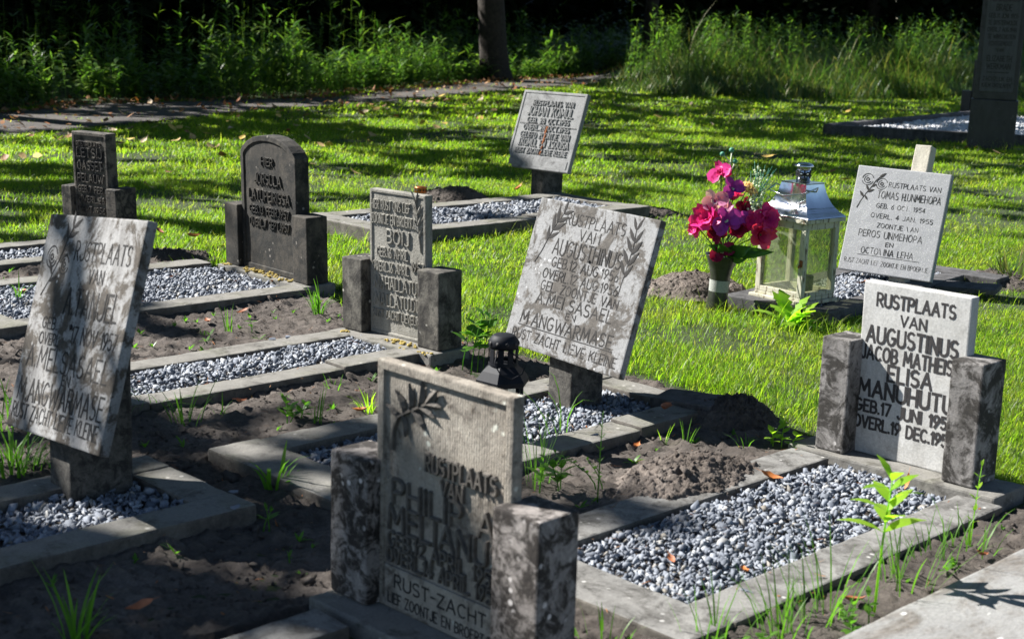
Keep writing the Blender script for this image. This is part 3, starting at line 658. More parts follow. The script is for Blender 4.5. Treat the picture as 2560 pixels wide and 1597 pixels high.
border('sunlit concrete border framing the gravel bed in front of the pale marble headstone', -2.785, -1.988, 2.62, 4.205, .155, .032, MAT['kerb_pale'], seed=3, fw=.195)
gravel('gravel', 'sunlit slate gravel filling the bed in front of the pale marble headstone', pq_rect(-2.625, -2.148, 2.82, 4.20), .006, .0138, MAT['gravel'], mound=.012)
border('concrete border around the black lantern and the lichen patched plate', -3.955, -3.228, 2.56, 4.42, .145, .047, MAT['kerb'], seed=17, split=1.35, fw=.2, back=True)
gravel('gravel', 'slate gravel around the foot of the lichen patched plate and black lantern', pq_rect(-3.81, -3.365, 2.765, 4.27), .018, .014, MAT['gravel'])
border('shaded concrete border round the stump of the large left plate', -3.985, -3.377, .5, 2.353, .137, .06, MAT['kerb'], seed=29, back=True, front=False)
gravel('gravel', 'shaded bluish gravel around the stump of the large left plate', pq_rect(-3.85, -3.51, .4, 2.215), .03, .0152, MAT['gravel'])
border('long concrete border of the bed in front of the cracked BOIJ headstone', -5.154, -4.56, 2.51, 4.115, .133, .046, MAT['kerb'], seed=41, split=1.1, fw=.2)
gravel('gravel', 'slate gravel strip in front of the cracked BOIJ headstone', pq_rect(-5.02, -4.695, 2.715, 4.11), .024, .014, MAT['gravel'], mound=.012)
border('concrete border of the bed in front of the rounded black headstone', -7.05, -5.975, 2.79, 4.50, .153, .05, MAT['kerb'], seed=53, fw=.16)
gravel('gravel', 'slate gravel in front of the rounded black headstone strewn with orange leaves', pq_rect(-6.895, -6.13, 2.955, 4.49), .024, .0148, MAT['gravel'], mound=.01)
border('narrow border at the left edge in front of the small blackened headstone', -8.1, -7.44, 2.2, 4.16, .14, .047, MAT['kerb'], seed=61)
gravel('gravel', 'slate gravel at the left edge in front of the small blackened headstone', pq_rect(-7.96, -7.58, 2.3, 4.16), .02, .0165, MAT['gravel'], dens=.8)
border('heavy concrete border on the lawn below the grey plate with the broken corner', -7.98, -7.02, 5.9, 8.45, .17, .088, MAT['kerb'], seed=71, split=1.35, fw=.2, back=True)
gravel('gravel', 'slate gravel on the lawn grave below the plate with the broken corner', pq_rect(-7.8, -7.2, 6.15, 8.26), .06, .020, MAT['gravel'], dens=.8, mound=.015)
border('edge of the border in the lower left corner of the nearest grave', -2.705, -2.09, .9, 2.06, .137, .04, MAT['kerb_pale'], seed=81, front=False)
# Tomas grave: dark flat edging stones
root = thing('grave_border', 'dark slate edging under the white lantern and the clean rose plate', 'grave border', (1.60, 7.27, 0), (0, 0, -.68))
for nm, b in (('front_kerb', (-.62, .01, 0, .13, .055)), ('side_kerb', (-.125, .0, .135, 1.75, .05)), ('side_kerb', (-.64, -.52, .135, 1.75, .045)), ('back_kerb', (-.515, .2, 1.755, 1.95, .05))):
    M = MB(); M.box(b[0], b[1], b[2], b[3], -.05, b[4], 0, .006, .04, .004, len(nm) + b[3]); M.build(nm, MAT['kerb_dark'], root)
def loc2w(o, l, z=0):
    c, s = math.cos(o.rotation_euler.z), math.sin(o.rotation_euler.z); return (o.location.x + c * l[0] - s * l[1], o.location.y + s * l[0] + c * l[1])
gravel('gravel', 'slate gravel below the clean rose plate beside the white lantern', [loc2w(root, l) for l in ((-.515, .135), (-.13, .135), (-.13, 1.75), (-.515, 1.75))], .03, .0145, MAT['gravel'], dens=1.0, mound=.01)
M = MB(); M.box(-.17, .17, -.1, .1, 0, .03, 0, .005, .04, .004, 5); o = M.build('flagstone', MAT['kerb_dark'], None); o.location = (2.62, 8.28, .02); o.rotation_euler = (.03, -.05, -.5)
tag(o, 'dark flat stone lying right of the clean rose plate', 'flagstone')
M = MB(); M.box(-.13, .13, -.085, .085, 0, .045, 0, .005, .04, .004, 15); o = M.build('flagstone', MAT['kerb_dark'], None); o.location = (.70, 5.42, .03); o.rotation_euler = (.04, -.06, -.62)
tag(o, 'dark flat stone at the end of the lichen plate border by the lawn', 'flagstone')
M = MB(); M.box(-.5, .5, -.6, .6, -.1, .10, 0, .01, .06, .004, 25); o = M.build('flat_grave_slab', stone('mottled_slab', (.32, .315, .305), (.24, .235, .225), (.12, .105, .09), 23, patch=.40, pscale=10, sharp=.09, streak=.1, spots=.2), None); o.location = (*PQ(-1.19, 3.2), .0); o.rotation_euler = (0, 0, R(-45)); o.scale = (1, 1.9, 1)
tag(o, 'mottled flat concrete slab cut off by the lower right corner', 'grave slab')

def mound(label, x, y, rx, ry, h, seed, rot=0, dry=False):
    n = 110; u = np.linspace(-1, 1, n); a, b = np.meshgrid(u, u); r = np.hypot(a, b)
    ang = np.arctan2(b, a); rr = r / (1 + .18 * (fbm(np.cos(ang) * 2 + 5, np.sin(ang) * 2 + 5, seed, 2) - .5) * 2)
    z = h * np.clip(1 - rr ** 1.7, -.3, 1) + (fbm(a * 5, b * 5, seed, 5, .68) - .5) * .045 + np.clip(vnoise(a * 13, b * 17, seed + 3) - .62, 0, 1) * .028 + (fbm(a * 24, b * 24, seed + 5, 3, .8) - .5) * .02
    z = np.where(rr > 1, -.04, z * np.clip((1 - rr) * 4, 0, 1) - .03 * (rr > .95))
    c, s = math.cos(rot), math.sin(rot)
    idx = np.arange(n * n).reshape(n, n)
    V = np.stack([a * rx * c - b * ry * s, a * rx * s + b * ry * c, z], -1).reshape(-1, 3)
    k = 1500; ri = rng.integers(0, n * n, k); ok = (V[ri, 2] > .004); ri = ri[ok]; CV, CF = scatter(ROCKS, V[ri] + np.array([0, 0, .002]), .003 * np.exp(rng.normal(0, .65, len(ri))), rand_rot(len(ri)))
    Fq = np.stack([idx[:-1, :-1], idx[:-1, 1:], idx[1:, 1:], idx[1:, :-1]], -1).reshape(-1, 4)
    o = mesh_np('earth_mound', np.concatenate([V, CV]), [Fq, CF + len(V)], MAT['soil_dry' if dry else 'soil'])
    o.location = (x, y, 0); return tag(o, label, 'earth mound')
mound('rounded sunlit heap of loose sandy earth beside the pale marble headstone bed', .60, 4.58, .36, .23, .075, 3, R(45), True)
mound('dark crumbly heap of earth behind the flat dark stone', .85, 5.36, .24, .16, .10, 5, R(30))
mound('heap of dry earth behind the flower vase and white lantern', 1.0, 7.95, .34, .24, .12, 7, 0, True)
mound('dark earth heap at the back of the lawn grave left of its plate', -.47, 11.36, .36, .24, .13, 9)
mound('dark earth heap right of the plate with the broken corner', .95, 11.1, .36, .22, .07, 11)
mound('low bare earth patch between the left plate and rounded headstone', -2.0, 8.42, .28, .18, .05, 13)
mound('low dark earth patch under the strappy dark plant at the right', 3.05, 8.75, .38, .3, .04, 15)

def clods():
    n = 26000; p = rng.uniform(-7.9, -1.2, n); q = rng.uniform(1.0, 4.55, n)
    s = (.0032 + .0018 * (q < 2.8)) * np.exp(rng.normal(0, .6, n)); z = soil_z(p, q) + s * .3
    ok = q < soil_edge(p, q) - .1
    for (a0, a1, b0, b1) in ((-2.82, -1.97, 2.6, 4.5), (-3.96, -3.2, 2.55, 4.43), (-3.99, -3.37, .5, 2.36), (-5.25, -4.54, 2.5, 4.4), (-7.06, -5.95, 2.75, 4.75), (-8.12, -7.43, 2.2, 4.4), (-2.8, -2.04, .9, 2.4)):
        ok &= ~((p > a0 - .02) & (p < a1 + .02) & (q > b0 - .02) & (q < b1 + .02))
    p, q, s, z = p[ok], q[ok], s[ok], z[ok]; n = len(p)
    V, F = scatter(ROCKS, np.column_stack([(p + q) * S2, (q - p) * S2, z]), s, rand_rot(n))
    tag(mesh_np('soil_crumbs', V, F, MAT['soil']), 'crumbs of dark earth strewn between the graves', 'earth crumbs', kind='stuff')
clods()
def moss(label, root, spots):
    Vs = []; M = MB()
    for (x, y, z, r, h) in spots:
        n = max(4, int(r * 400))
        for i in range(n):
            a = random.uniform(0, 6.28); d = r * math.sqrt(random.random()); k = random.uniform(.004, .011)
            b = bmesh.new(); bmesh.ops.create_icosphere(b, subdivisions=1, radius=k)
            for v in b.verts: v.co = Vector((v.co.x * random.uniform(.7, 1.3), v.co.y * random.uniform(.7, 1.3), v.co.z * random.uniform(.5, 1.0)))
            M.bm(b, 0, Matrix.Translation((x + math.cos(a) * d * 1.5, y + math.sin(a) * d * .6, z + random.uniform(-.3, .5) * h)))
    o = M.build('moss', MAT['moss'], None); o.matrix_world = Matrix.Translation(root.location) @ root.rotation_euler.to_matrix().to_4x4()
    tag(o, label, 'moss', kind='stuff')
moss('yellow moss on the base of the rounded black headstone', ARCH, [(-.38, -.10, .06, .03, .01), (-.15, -.095, .06, .05, .012), (-.08, -.085, .062, .04, .014), (.06, -.085, .062, .06, .014), (.2, -.09, .06, .05, .012)])
moss('yellow moss on the base of the cracked BOIJ headstone', BOLI, [(.06, -.06, .055, .05, .008), (.15, -.06, .055, .045, .008), (.17, -.11, .045, .03, .01), (.29, -.10, .05, .03, .01), (-.25, -.09, .053, .02, .006)])

# ---------------------------------------------------------------- lanterns, candle, vase
def glass_mat(name, dirt, tint):
    m, t = newmat(name); v = coords(t, 3)
    tr = t.nodes.new('ShaderNodeBsdfTransparent'); tr.inputs[0].default_value = (*tint, 1)
    gl = t.nodes.new('ShaderNodeBsdfGlossy'); gl.inputs['Roughness'].default_value = .03
    df = t.nodes.new('ShaderNodeBsdfDiffuse'); df.inputs[0].default_value = (.5, .52, .42, 1)
    d = ramp(t, noise_n(t, v, 12, 8, .7), [(.35, g3(dirt * .5)), (.75, g3(dirt * 1.6))])
    m1 = t.nodes.new('ShaderNodeMixShader'); m1.inputs[0].default_value = .07; m2 = t.nodes.new('ShaderNodeMixShader')
    t.links.new(tr.outputs[0], m1.inputs[1]); t.links.new(gl.outputs[0], m1.inputs[2]); t.links.new(m1.outputs[0], m2.inputs[1]); t.links.new(df.outputs[0], m2.inputs[2]); t.links.new(d, m2.inputs[0])
    o = t.nodes.new('ShaderNodeOutputMaterial'); t.links.new(m2.outputs[0], o.inputs[0]); return m
MAT['glass_dusty'] = glass_mat('dusty_pane', .12, (.86, .88, .80)); MAT['glass_clear'] = glass_mat('clear_pane', .07, (.9, .92, .93))
def mirror_mat():
    m, t = newmat('dented_steel'); v = coords(t, 8)
    bsdf_out(t, ramp(t, noise_n(t, v, 9, 5), [(.3, (.50, .51, .52)), (.7, (.74, .74, .74))]), ramp(t, noise_n(t, v, 16, 5), [(.3, g3(.05)), (.75, g3(.16))]), bump(t, noise_n(t, v, 9, 2, .5), .12, .01), Metallic=1.0); return m
MAT['steel'] = mirror_mat()
def chipped():
    m, t = newmat('chipped_white_paint'); v = coords(t, 9); v2 = coords(t, 10, (1, 1, .25))
    c = mixc(t, ramp(t, noise_n(t, v, 7, 5), [(.3, g3(0)), (.7, g3(1))]), (.52, .50, .40), (.37, .35, .26))
    c = mixc(t, ramp(t, noise_n(t, v2, 55, 6, .7), [(.54, g3(0)), (.59, g3(1))]), c, (.13, .10, .06))
    c = mixc(t, ramp(t, noise_n(t, v, 20, 5, .6), [(.58, g3(0)), (.8, g3(.6))]), c, (.33, .31, .17))
    bsdf_out(t, c, .7, bump(t, noise_n(t, v2, 60, 4), .5, .002)); return m
MAT['chip'] = chipped()
LX, LY, LYAW = 1.497, 7.645, -.86
lan = thing('lantern', 'tall white chipped lantern with mirror-like steel roof standing on the dark edging', 'lantern', (LX, LY, .055), (0, 0, LYAW))
W2, D2 = .155, .14
M = MB(); M.box(-W2 - .022, W2 + .022, -D2 - .022, D2 + .022, 0, .018, 0, .004, .05, .001, 1); M.box(-W2, W2, -D2, D2, .0175, .035, 0, .003); M.build('base', MAT['chip'], lan)
for sx in (-1, 1):
    for sy in (-1, 1):
        M = MB(); x0, x1 = sorted((sx * W2, sx * (W2 - .032))); y0, y1 = sorted((sy * D2, sy * (D2 - .032)))
        M.box(x0, x1, y0, y1, .036, .425, 0, .003, .03, .0008, sx + 2 * sy)
        po = M.build('post', MAT['chip'], lan)
        if sx == 1 and sy == -1:
            C_ = MB(); C_.box(W2 - .022, W2 - .004, -D2 - .008, -D2 - .0005, .20, .235, 0, .003); C_.tube([(W2 - .013, -D2 - .006, .212), (W2 - .013, -D2 - .02, .208), (W2 - .013, -D2 - .02, .195)], .004, 6); C_.build('latch', MAT['rust'], po)
for za, zb in ((.39, .424), (.036, .062)):
    for sy in (-1, 1): M = MB(); M.box(-W2 + .033, W2 - .033, min(sy * D2, sy * (D2 - .03)), max(sy * D2, sy * (D2 - .03)), za, zb, 0, .002); M.build('rail', MAT['chip'], lan)
    for sx in (-1, 1): M = MB(); M.box(min(sx * W2, sx * (W2 - .03)), max(sx * W2, sx * (W2 - .03)), -D2 + .033, D2 - .033, za, zb, 0, .002); M.build('rail', MAT['chip'], lan)
for sx, sy in ((0, -1), (0, 1), (-1, 0), (1, 0)):
    M = MB()
    if sx == 0: M.box(-W2 + .034, W2 - .034, sy * (D2 - .016) - .0015, sy * (D2 - .016) + .0015, .063, .389)
    else: M.box(sx * (W2 - .016) - .0015, sx * (W2 - .016) + .0015, -D2 + .034, D2 - .034, .063, .389)
    M.build('pane', MAT['glass_dusty'], lan)
M = MB(); M.box(-W2 - .02, W2 + .02, -D2 - .02, D2 + .02, .426, .447, 0, .003, .05, .001, 9); M.build('roof_trim', MAT['chip'], lan)
M = MB(); prof = [(1.13, .449), (1.12, .455), (.93, .475), (.78, .505), (.66, .54), (.575, .58), (.53, .615)]
zz = np.linspace(0, 1, 15); kk = np.interp(zz * (len(prof) - 1), range(len(prof)), [a for a, _ in prof]); hz = np.interp(zz * (len(prof) - 1), range(len(prof)), [b for _, b in prof])
for _ in range(2): kk[1:-1] = (kk[:-2] + kk[2:] + 2 * kk[1:-1]) / 4; hz[1:-1] = (hz[:-2] + hz[2:] + 2 * hz[1:-1]) / 4
for (ax, ay), (bx, by) in zip(((-1, -1), (1, -1), (1, 1), (-1, 1)), ((1, -1), (1, 1), (-1, 1), (-1, -1))):
    vs = []; fs = []
    for k, z in zip(kk, hz): vs += [(ax * W2 * k, ay * D2 * k, z), (bx * W2 * k, by * D2 * k, z)]
    for i in range(14): fs.append((2 * i, 2 * i + 1, 2 * i + 3, 2 * i + 2))
    M.add(vs, fs, 0, None, True)
M.box(-W2 * .54, W2 * .54, -D2 * .54, D2 * .54, .6155, .622, 0, .002)
rf = M.build('roof', MAT['steel'], lan)
M = MB(); M.lathe([(.036, .6225), (.036, .70)], 24)
for k in range(6):
    a = k * math.pi / 3 + .3
    mt = Matrix.Rotation(a, 4, 'Z') @ Matrix.Translation((.0365, 0, .663)) @ Matrix.Rotation(R(90), 4, 'Y')
    for r_ in range(3):
        g = Matrix.Rotation(r_ * math.pi / 3, 4, 'Z'); M.box(-.021, .021, -.004, .004, -.0012, .0012, 1, 0, 0, 0, 0, mt @ g)
M.build('chimney', [MAT['steel'], MAT['black_metal']], lan)
M = MB(); M.lathe([(.050, .7005), (.052, .704), (.044, .714), (.024, .7215), (.0, .724)], 24); M.build('chimney_cap', MAT['steel'], lan)
M = MB(); M.tube([(-W2 * .60, -.0, .575), (-W2 * .9, -.05, .60), (-W2 * .75, -D2 * .95, .575), (0, -D2 * 1.05, .555), (W2 * .75, -D2 * .9, .575), (W2 * .85, -.04, .605), (W2 * .60, .0, .578)], .004, 8); M.build('handle', MAT['steel'], lan)
for (sx_, sy_, k) in ((-.06, -.05, .042), (.02, .05, .036), (-.02, -.02, .05), (.0, -.09, .034), (-.09, .04, .038)):
    V, F = ROCKS[int(k * 500)]; o_ = MB(); o_.add([tuple(v * k) for v in V], [tuple(int(a) for a in f) for f in F], 0); o = o_.build('stone', MAT['kerb_dark'], None)
    o.location = (*loc2w(lan, (sx_, sy_)), .055 + .035 + k * .5); tag(o, 'dark stone lying inside the white lantern', 'stone', 'stones in the white lantern')
M = MB(); M.lathe([(.034, 0), (.036, .09), (.033, .095), (0, .09)], 20); o = M.build('grave_candle', MAT['black_metal'], None); o.location = (*loc2w(lan, (.06, .02)), .092); tag(o, 'dark spent candle inside the white lantern', 'candle')

BX, BY = -.025, 4.93
BLS = (1.3, 1.3, 1.34)
bl = thing('lantern', 'small black metal lantern with pierced dome half hidden by the nearest headstone', 'lantern', (BX, BY, .025), (0, 0, .35)); bl.scale = BLS
def hexr(r, z, rot=0): return [(r * math.cos(math.pi / 3 * k + rot), r * math.sin(math.pi / 3 * k + rot), z) for k in range(6)]
M = MB(); M.lathe([(.066, 0), (.066, .012), (.058, .014)], 6, smooth=False); M.build('base', MAT['black_metal'], bl)
for k in range(6):
    a = math.pi / 3 * k; M = MB(); M.tube([(.055 * math.cos(a), .055 * math.sin(a), .015), (.055 * math.cos(a), .055 * math.sin(a), .148)], .006, 6); M.build('post', MAT['black_metal'], bl)
    M = MB(); a2 = a + math.pi / 6; M.box(-.001, .001, -.021, .021, .015, .147, 0, 0, 0, 0, 0, Matrix.Rotation(a2, 4, 'Z') @ Matrix.Translation((.047, 0, 0))); M.build('pane', MAT['glass_clear'], bl)
M = MB(); M.lathe([(.068, .149), (.074, .152), (.075, .163), (.058, .185), (.036, .203)], 6, smooth=False); M.build('roof', MAT['black_metal'], bl)
M = MB(); M.lathe([(.040, .2005), (.040, .210)], 24, cap=False)
for k in range(9):
    a = 2 * math.pi * k / 9; M.box(-.0015, .0015, -.008, .008, .2102, .244, 0, 0, 0, 0, 0, Matrix.Rotation(a, 4, 'Z') @ Matrix.Translation((.0385, 0, 0)))
M.lathe([(.038, .2445), (.041, .254), (.040, .266), (.030, .278), (.026, .280), (0, .2805)], 24)
for k in range(10):
    a = 2 * math.pi * k / 10 + .2; M.lathe([(0, 0), (.0052, 0), (.0052, .0012), (0, .0012)], 12, 1, Matrix.Rotation(a, 4, 'Z') @ Matrix.Translation((.0408, 0, .260)) @ Matrix.Rotation(R(82), 4, 'Y'))
M.build('dome', [MAT['black_metal'], MAT['ink']], bl)
M = MB(); M.tube([(.0, -.04, .245), (.045, -.058, .215), (.03, -.07, .19), (0, -.074, .178), (-.03, -.07, .19), (-.045, -.058, .215), (-.03, -.035, .245)], .0018, 6); M.build('handle', MAT['black_metal'], bl)

MAT['copper'] = plain('copper_lid', (.45, .15, .05), .35, .3, 40, metallic=.8); MAT['wax'] = plain('amber_glass', (.75, .60, .35), .25, .15, 20)
gc = thing('grave_candle', 'glass grave candle with pierced copper lid standing in the lawn behind BOIJ', 'candle', (-.72, 10.87, 0))
M = MB(); M.lathe([(.035, 0), (.042, .01), (.05, .07), (.048, .11), (.038, .135)], 24); M.build('jar', MAT['wax'], gc)
M = MB(); M.lathe([(.046, .136), (.047, .14), (.046, .168), (.049, .170), (.047, .178), (.03, .182), (0, .183)], 28)
for k in range(12):
    a = 2 * math.pi * k / 12; M.lathe([(0, 0), (.007, 0), (.007, .001), (0, .001)], 10, 1, Matrix.Rotation(a, 4, 'Z') @ Matrix.Translation((.0468, 0, .155)) @ Matrix.Rotation(R(90), 4, 'Y'))
M.build('lid', [MAT['copper'], MAT['ink']], gc)

# ---------------------------------------------------------------- vegetation kernels
def strips(P, az, el, L, W, droop, prof, vfold=0.0):
    """bent leaf strips: P (n,3) roots; returns V and quads. prof = half-width profile along the strip"""
    n = len(P); k = len(prof); cx, cy = np.cos(az), np.sin(az); sd = np.stack([-cy, cx, np.zeros(n)], -1)
    c = P.copy(); V = np.empty((n, k, 2, 3)); e = np.asarray(el, float).copy(); ds = np.asarray(L) / (k - 1)
    for i in range(k):
        w = np.asarray(W)[:, None] * prof[i] * .5
        V[:, i, 0] = c - sd * w; V[:, i, 1] = c + sd * w
        c = c + np.stack([cx * np.cos(e), cy * np.cos(e), np.sin(e)], -1) * ds[:, None]
        e = e - droop / (k - 1)
    b = (np.arange(n) * k * 2)[:, None, None]; q = np.array([[2 * i, 2 * i + 1, 2 * i + 3, 2 * i + 2] for i in range(k - 1)])[None]
    return V.reshape(-1, 3), (b + q).reshape(-1, 4)
def join(parts):
    V = []; F = []; o = 0
    for v, f in parts: V.append(v); F.append(f + o); o += len(v)
    return np.concatenate(V), np.concatenate(F)
U = rng.uniform

# ---------------------------------------------------------------- lawn
BEDS = [(-2.82, -1.96, 2.6, 4.5), (-3.97, -3.2, 2.5, 4.44), (-5.25, -4.53, 2.5, 4.35), (-7.06, -5.95, 2.7, 4.78), (-8.12, -7.42, 2, 4.4), (-7.97, -7.03, 5.92, 8.44)]
MON_POLY = [(4.18, 20.1), (7.7, 25.6), (12, 23.2), (9, 19.0)]
def lawn_points(n, x0, x1, y0, y1):
    x = U(x0, x1, n); y = U(y0, y1, n); p, q = toPQ(x, y)
    ok = np.abs(x - .035 * y) < .36 * y + 1.0
    ok &= (q > soil_edge(p, q) - .04 + (rng.random(n) ** 3) * -.12) | (p < -8.05)
    for a, b, c, d in BEDS: ok &= ~((p > a) & (p < b) & (q > c) & (q < d))
    c_, s_ = math.cos(-.68), math.sin(-.68); lx = (x - 1.60) * c_ + (y - 7.27) * s_; ly = -(x - 1.60) * s_ + (y - 7.27) * c_
    ok &= ~((lx > -.66) & (lx < .03) & (ly > -.01) & (ly < 1.97))
    for mx, my, mr in ((1.0, 7.95, .24), (-.47, 11.36, .26), (.95, 11.1, .22), (-2.0, 8.42, .2), (3.05, 8.75, .3), (.85, 5.36, .2)): ok &= ((x - mx) ** 2 + (y - my) ** 2) > (mr * (.8 + .5 * vnoise(x * 9, y * 9, 3))) ** 2
    pth = in_poly(x + (fbm(x * 3, y * 3, 8, 3) - .5) * .5, y, path_poly); ok &= ~pth | (rng.random(n) < .03)
    ok &= ~in_poly(x, y, MON_POLY)
    # left of / beyond the path belongs to the undergrowth
    ok &= (x > np.interp(y, [8, 18, 20, 23, 27, 31, 35, 41, 51], [-12, -6.5, -5.9, -3.4, -2.3, -.75, 1.5, 4.2, 9.5]) - .3) | (y < 9)
    thin = fbm(x * 1.1, y * 1.1, 51, 4); ok &= rng.random(n) < np.clip((thin - .26) * 3.6, .12, 1)
    return x[ok], y[ok]
parts = []
for (x0, x1, y0, y1, dens, w, h) in ((-4, 5.2, 3.6, 8.2, 17000, .0027, .027), (-5.2, 5.6, 8.2, 13, 7000, .0042, .029), (-7.2, 9, 13, 20, 2300, .0078, .034), (-7, 13, 20, 31, 700, .014, .042), (-1, 18, 31, 40, 200, .026, .08)):
    n = int((x1 - x0) * (y1 - y0) * dens); x, y = lawn_points(n, x0, x1, y0, y1); n = len(x)
    cl = fbm(x * 2.6, y * 2.6, 61, 4); hh = h * np.exp(rng.normal(0, .33, n)) * (.7 + .6 * cl)
    p, q = toPQ(x, y); near = np.clip(1 - (q - soil_edge(p, q)) / .5, 0, 1) * (p > -8); hh *= 1 + .5 * near
    az = U(0, 2 * np.pi, n); P = np.column_stack([x, y, ground_z(x, y) - .004])
    parts.append(strips(P, az, U(R(38), R(86), n), hh * 1.25, w * np.exp(rng.normal(0, .2, n)), U(.4, 1.5, n), [1, .9, .12]))
V, F = join(parts); tag(mesh_np('lawn_grass', V, F, MAT['grass']), 'short sunlit lawn grass around the graves', 'grass', kind='stuff')
print('lawn quads', len(F))
# longer fringe and clover-like tangles where the mower does not reach
parts = []
for (cx, cy, r, n, h) in ((-1.25, 8.9, .45, 260, .2), (-.55, 7.3, .5, 320, .16), (.45, 6.3, .5, 420, .15), (1.6, 6.0, .4, 260, .12), (.3, 9.6, .35, 160, .16), (1.1, 7.15, .35, 300, .13), (2.4, 7.6, .3, 160, .12), (1.5, 6.85, .4, 300, .12), (-.1, 10.2, .3, 120, .15), (2.15, 5.3, .4, 220, .13), (.45, 10.75, .3, 90, .16), (1.0, 5.75, .35, 260, .11), (-2.7, 9.3, .4, 140, .12), (6.2, 18.4, .5, 160, .2)):
    a = U(0, 6.28, n); d = r * np.sqrt(rng.random(n)); x = cx + np.cos(a) * d; y = cy + np.sin(a) * d; p, q = toPQ(x, y)
    ok = (q > soil_edge(p, q) - .1)
    for b0, b1, c0, c1 in BEDS: ok &= ~((p > b0 + .03) & (p < b1 - .03) & (q > c0 + .03) & (q < c1 - .03))
    x, y = x[ok], y[ok]; n = len(x)
    parts.append(strips(np.column_stack([x, y, np.zeros(n)]), U(0, 6.28, n), U(R(50), R(86), n), h * .55 * np.exp(rng.normal(0, .4, n)) * 1.2, U(.0025, .005, n), U(.6, 1.9, n), [1, .95, .8, .55, .1]))
V, F = join(parts); tag(mesh_np('long_grass', V, F, MAT['grass']), 'uncut longer grass at the edges of the graves', 'grass', kind='stuff')

# ---------------------------------------------------------------- weeds, each a plant of its own
def tuft(name, label, x, y, n, h, w, mat='weed', spread=.03, el=(60, 88), droop=(.5, 1.6), z=0.0, group=None, cat='grass tuft'):
    a = U(0, 6.28, n); d = spread * np.sqrt(rng.random(n)); P = np.column_stack([np.cos(a) * d, np.sin(a) * d, np.full(n, -.01)])
    az = a + rng.normal(0, .6, n)
    V, F = strips(P, az, U(R(el[0]), R(el[1]), n), h * U(.55, 1.15, n), w * U(.7, 1.2, n), U(droop[0], droop[1], n), [.7, 1, .9, .65, .08])
    o = mesh_np(name, V, F, MAT[mat]); o.location = (x, y, z); return tag(o, label, cat, group)
def weed(name, label, x, y, h, stems=1, pairs=5, ll=.06, lw=.03, mat='weed', stemr=.0025, lean=.15, z=0, spread=.02, top=True, cat='weed', droop=.7, elev=.5, group=None, t0=.25):
    root = thing(name, label, cat, (x, y, z), (0, 0, random.uniform(0, 6)), group)
    LP = []; az = []; el = []; L = []; W = []
    for s in range(stems):
        a = random.uniform(0, 6.28); dx, dy = math.cos(a) * lean * random.uniform(.3, 1), math.sin(a) * lean * random.uniform(.3, 1); hh = h * random.uniform(.7, 1.0) if s else h
        bx, by = random.uniform(-spread, spread), random.uniform(-spread, spread)
        pts = [(bx + dx * hh * t * t, by + dy * hh * t * t, hh * t - .01) for t in (0, .25, .5, .75, 1)]
        S = MB(); S.tube(pts, [stemr, stemr * .9, stemr * .8, stemr * .65, stemr * .4], 6); S.build('stem', MAT[mat], root)
        for i in range(pairs):
            t = t0 + (1 - t0) * (i + 1) / pairs; px, py, pz = bx + dx * hh * t * t, by + dy * hh * t * t, hh * t - .01
            k = 1.0 - .35 * abs(t - .6) * 2
            for sgn in (0, math.pi): LP.append((px, py, pz)); az.append(i * 1.6 + sgn + random.uniform(-.4, .4)); el.append(elev + random.uniform(-.2, .35) + (t > .95) * .3); L.append(ll * k * random.uniform(.75, 1.15)); W.append(lw * k * random.uniform(.8, 1.15))
    V, F = strips(np.array(LP), np.array(az), np.array(el), np.array(L), np.array(W), np.full(len(L), droop), [.12, .75, 1, .62, .05])
    mesh_np('leaves', V, F, MAT[mat], root); return root
tuft('grass_tuft', 'tall clump of grass blades on the soil between BOIJ and the rounded headstone', -.95, 7.0, 26, .2, .008, spread=.025)
tuft('grass_tuft', 'slim upright blades on the soil left of the BOIJ bed, beside a small weed', -1.297, 6.51, 8, .17, .006, spread=.02, el=(75, 89), droop=(.1, .6))
tuft('grass_tuft', 'short pair of blades on the sunlit soil below the rounded headstone', -1.39, 6.405, 5, .09, .006, spread=.012, el=(75, 89), droop=(.1, .5))
tuft('grass_tuft', 'tall loose blades at the front corner of the BOIJ border', -1.161, 5.06, 16, .17, .006, spread=.05, droop=(.2, 1.2))
tuft('grass_tuft', 'short blades just right of the corner tuft on the dark soil', -1.06, 5.16, 9, .10, .005, spread=.03)
tuft('grass_tuft', 'upright blades on the soil behind the lower left of the nearest headstone', -.69, 5.07, 7, .18, .006, spread=.02, el=(78, 89), droop=(.1, .5))
tuft('grass_tuft', 'short blades along the kerb below BOIJ', -.698, 5.60, 9, .09, .005, spread=.03)
tuft('grass_tuft', 'yellowish grass clump left of the nearest headstone top', -.53, 5.29, 22, .12, .006, 'weedlight', spread=.03)
tuft('grass_tuft', 'broad blades at the front corner of the lichen plate border', -.723, 4.335, 10, .19, .013, spread=.03, droop=(.6, 1.8), el=(55, 88))
tuft('grass_tuft', 'tall shaded grass clump at the bottom left of the picture', -1.0, 3.20, 18, .22, .009, spread=.025, el=(55, 86), droop=(.2, .9))
tuft('grass_tuft', 'dense shaded tussock under the left edge of the large left plate', -1.56, 4.42, 70, .24, .006, spread=.10, droop=(.8, 2.2))
tuft('grass_tuft', 'arching blades at the left edge above the shaded tussock', -1.76, 4.95, 40, .27, .006, spread=.10, droop=(1, 2.4))
tuft('grass_tuft', 'loose arching blades on the soil right of the large left plate', -1.32, 5.2, 14, .24, .004, spread=.05, droop=(1.2, 2.4), el=(40, 80))
tuft('grass_tuft', 'tuft in the gravel at the far left edge', -2.40, 6.95, 8, .13, .006, spread=.02, z=.05)
tuft('grass_tuft', 'tall thin blades right beside the right edge of the nearest headstone', .10, 4.50, 15, .30, .0045, spread=.045, el=(76, 89), droop=(.1, .7))
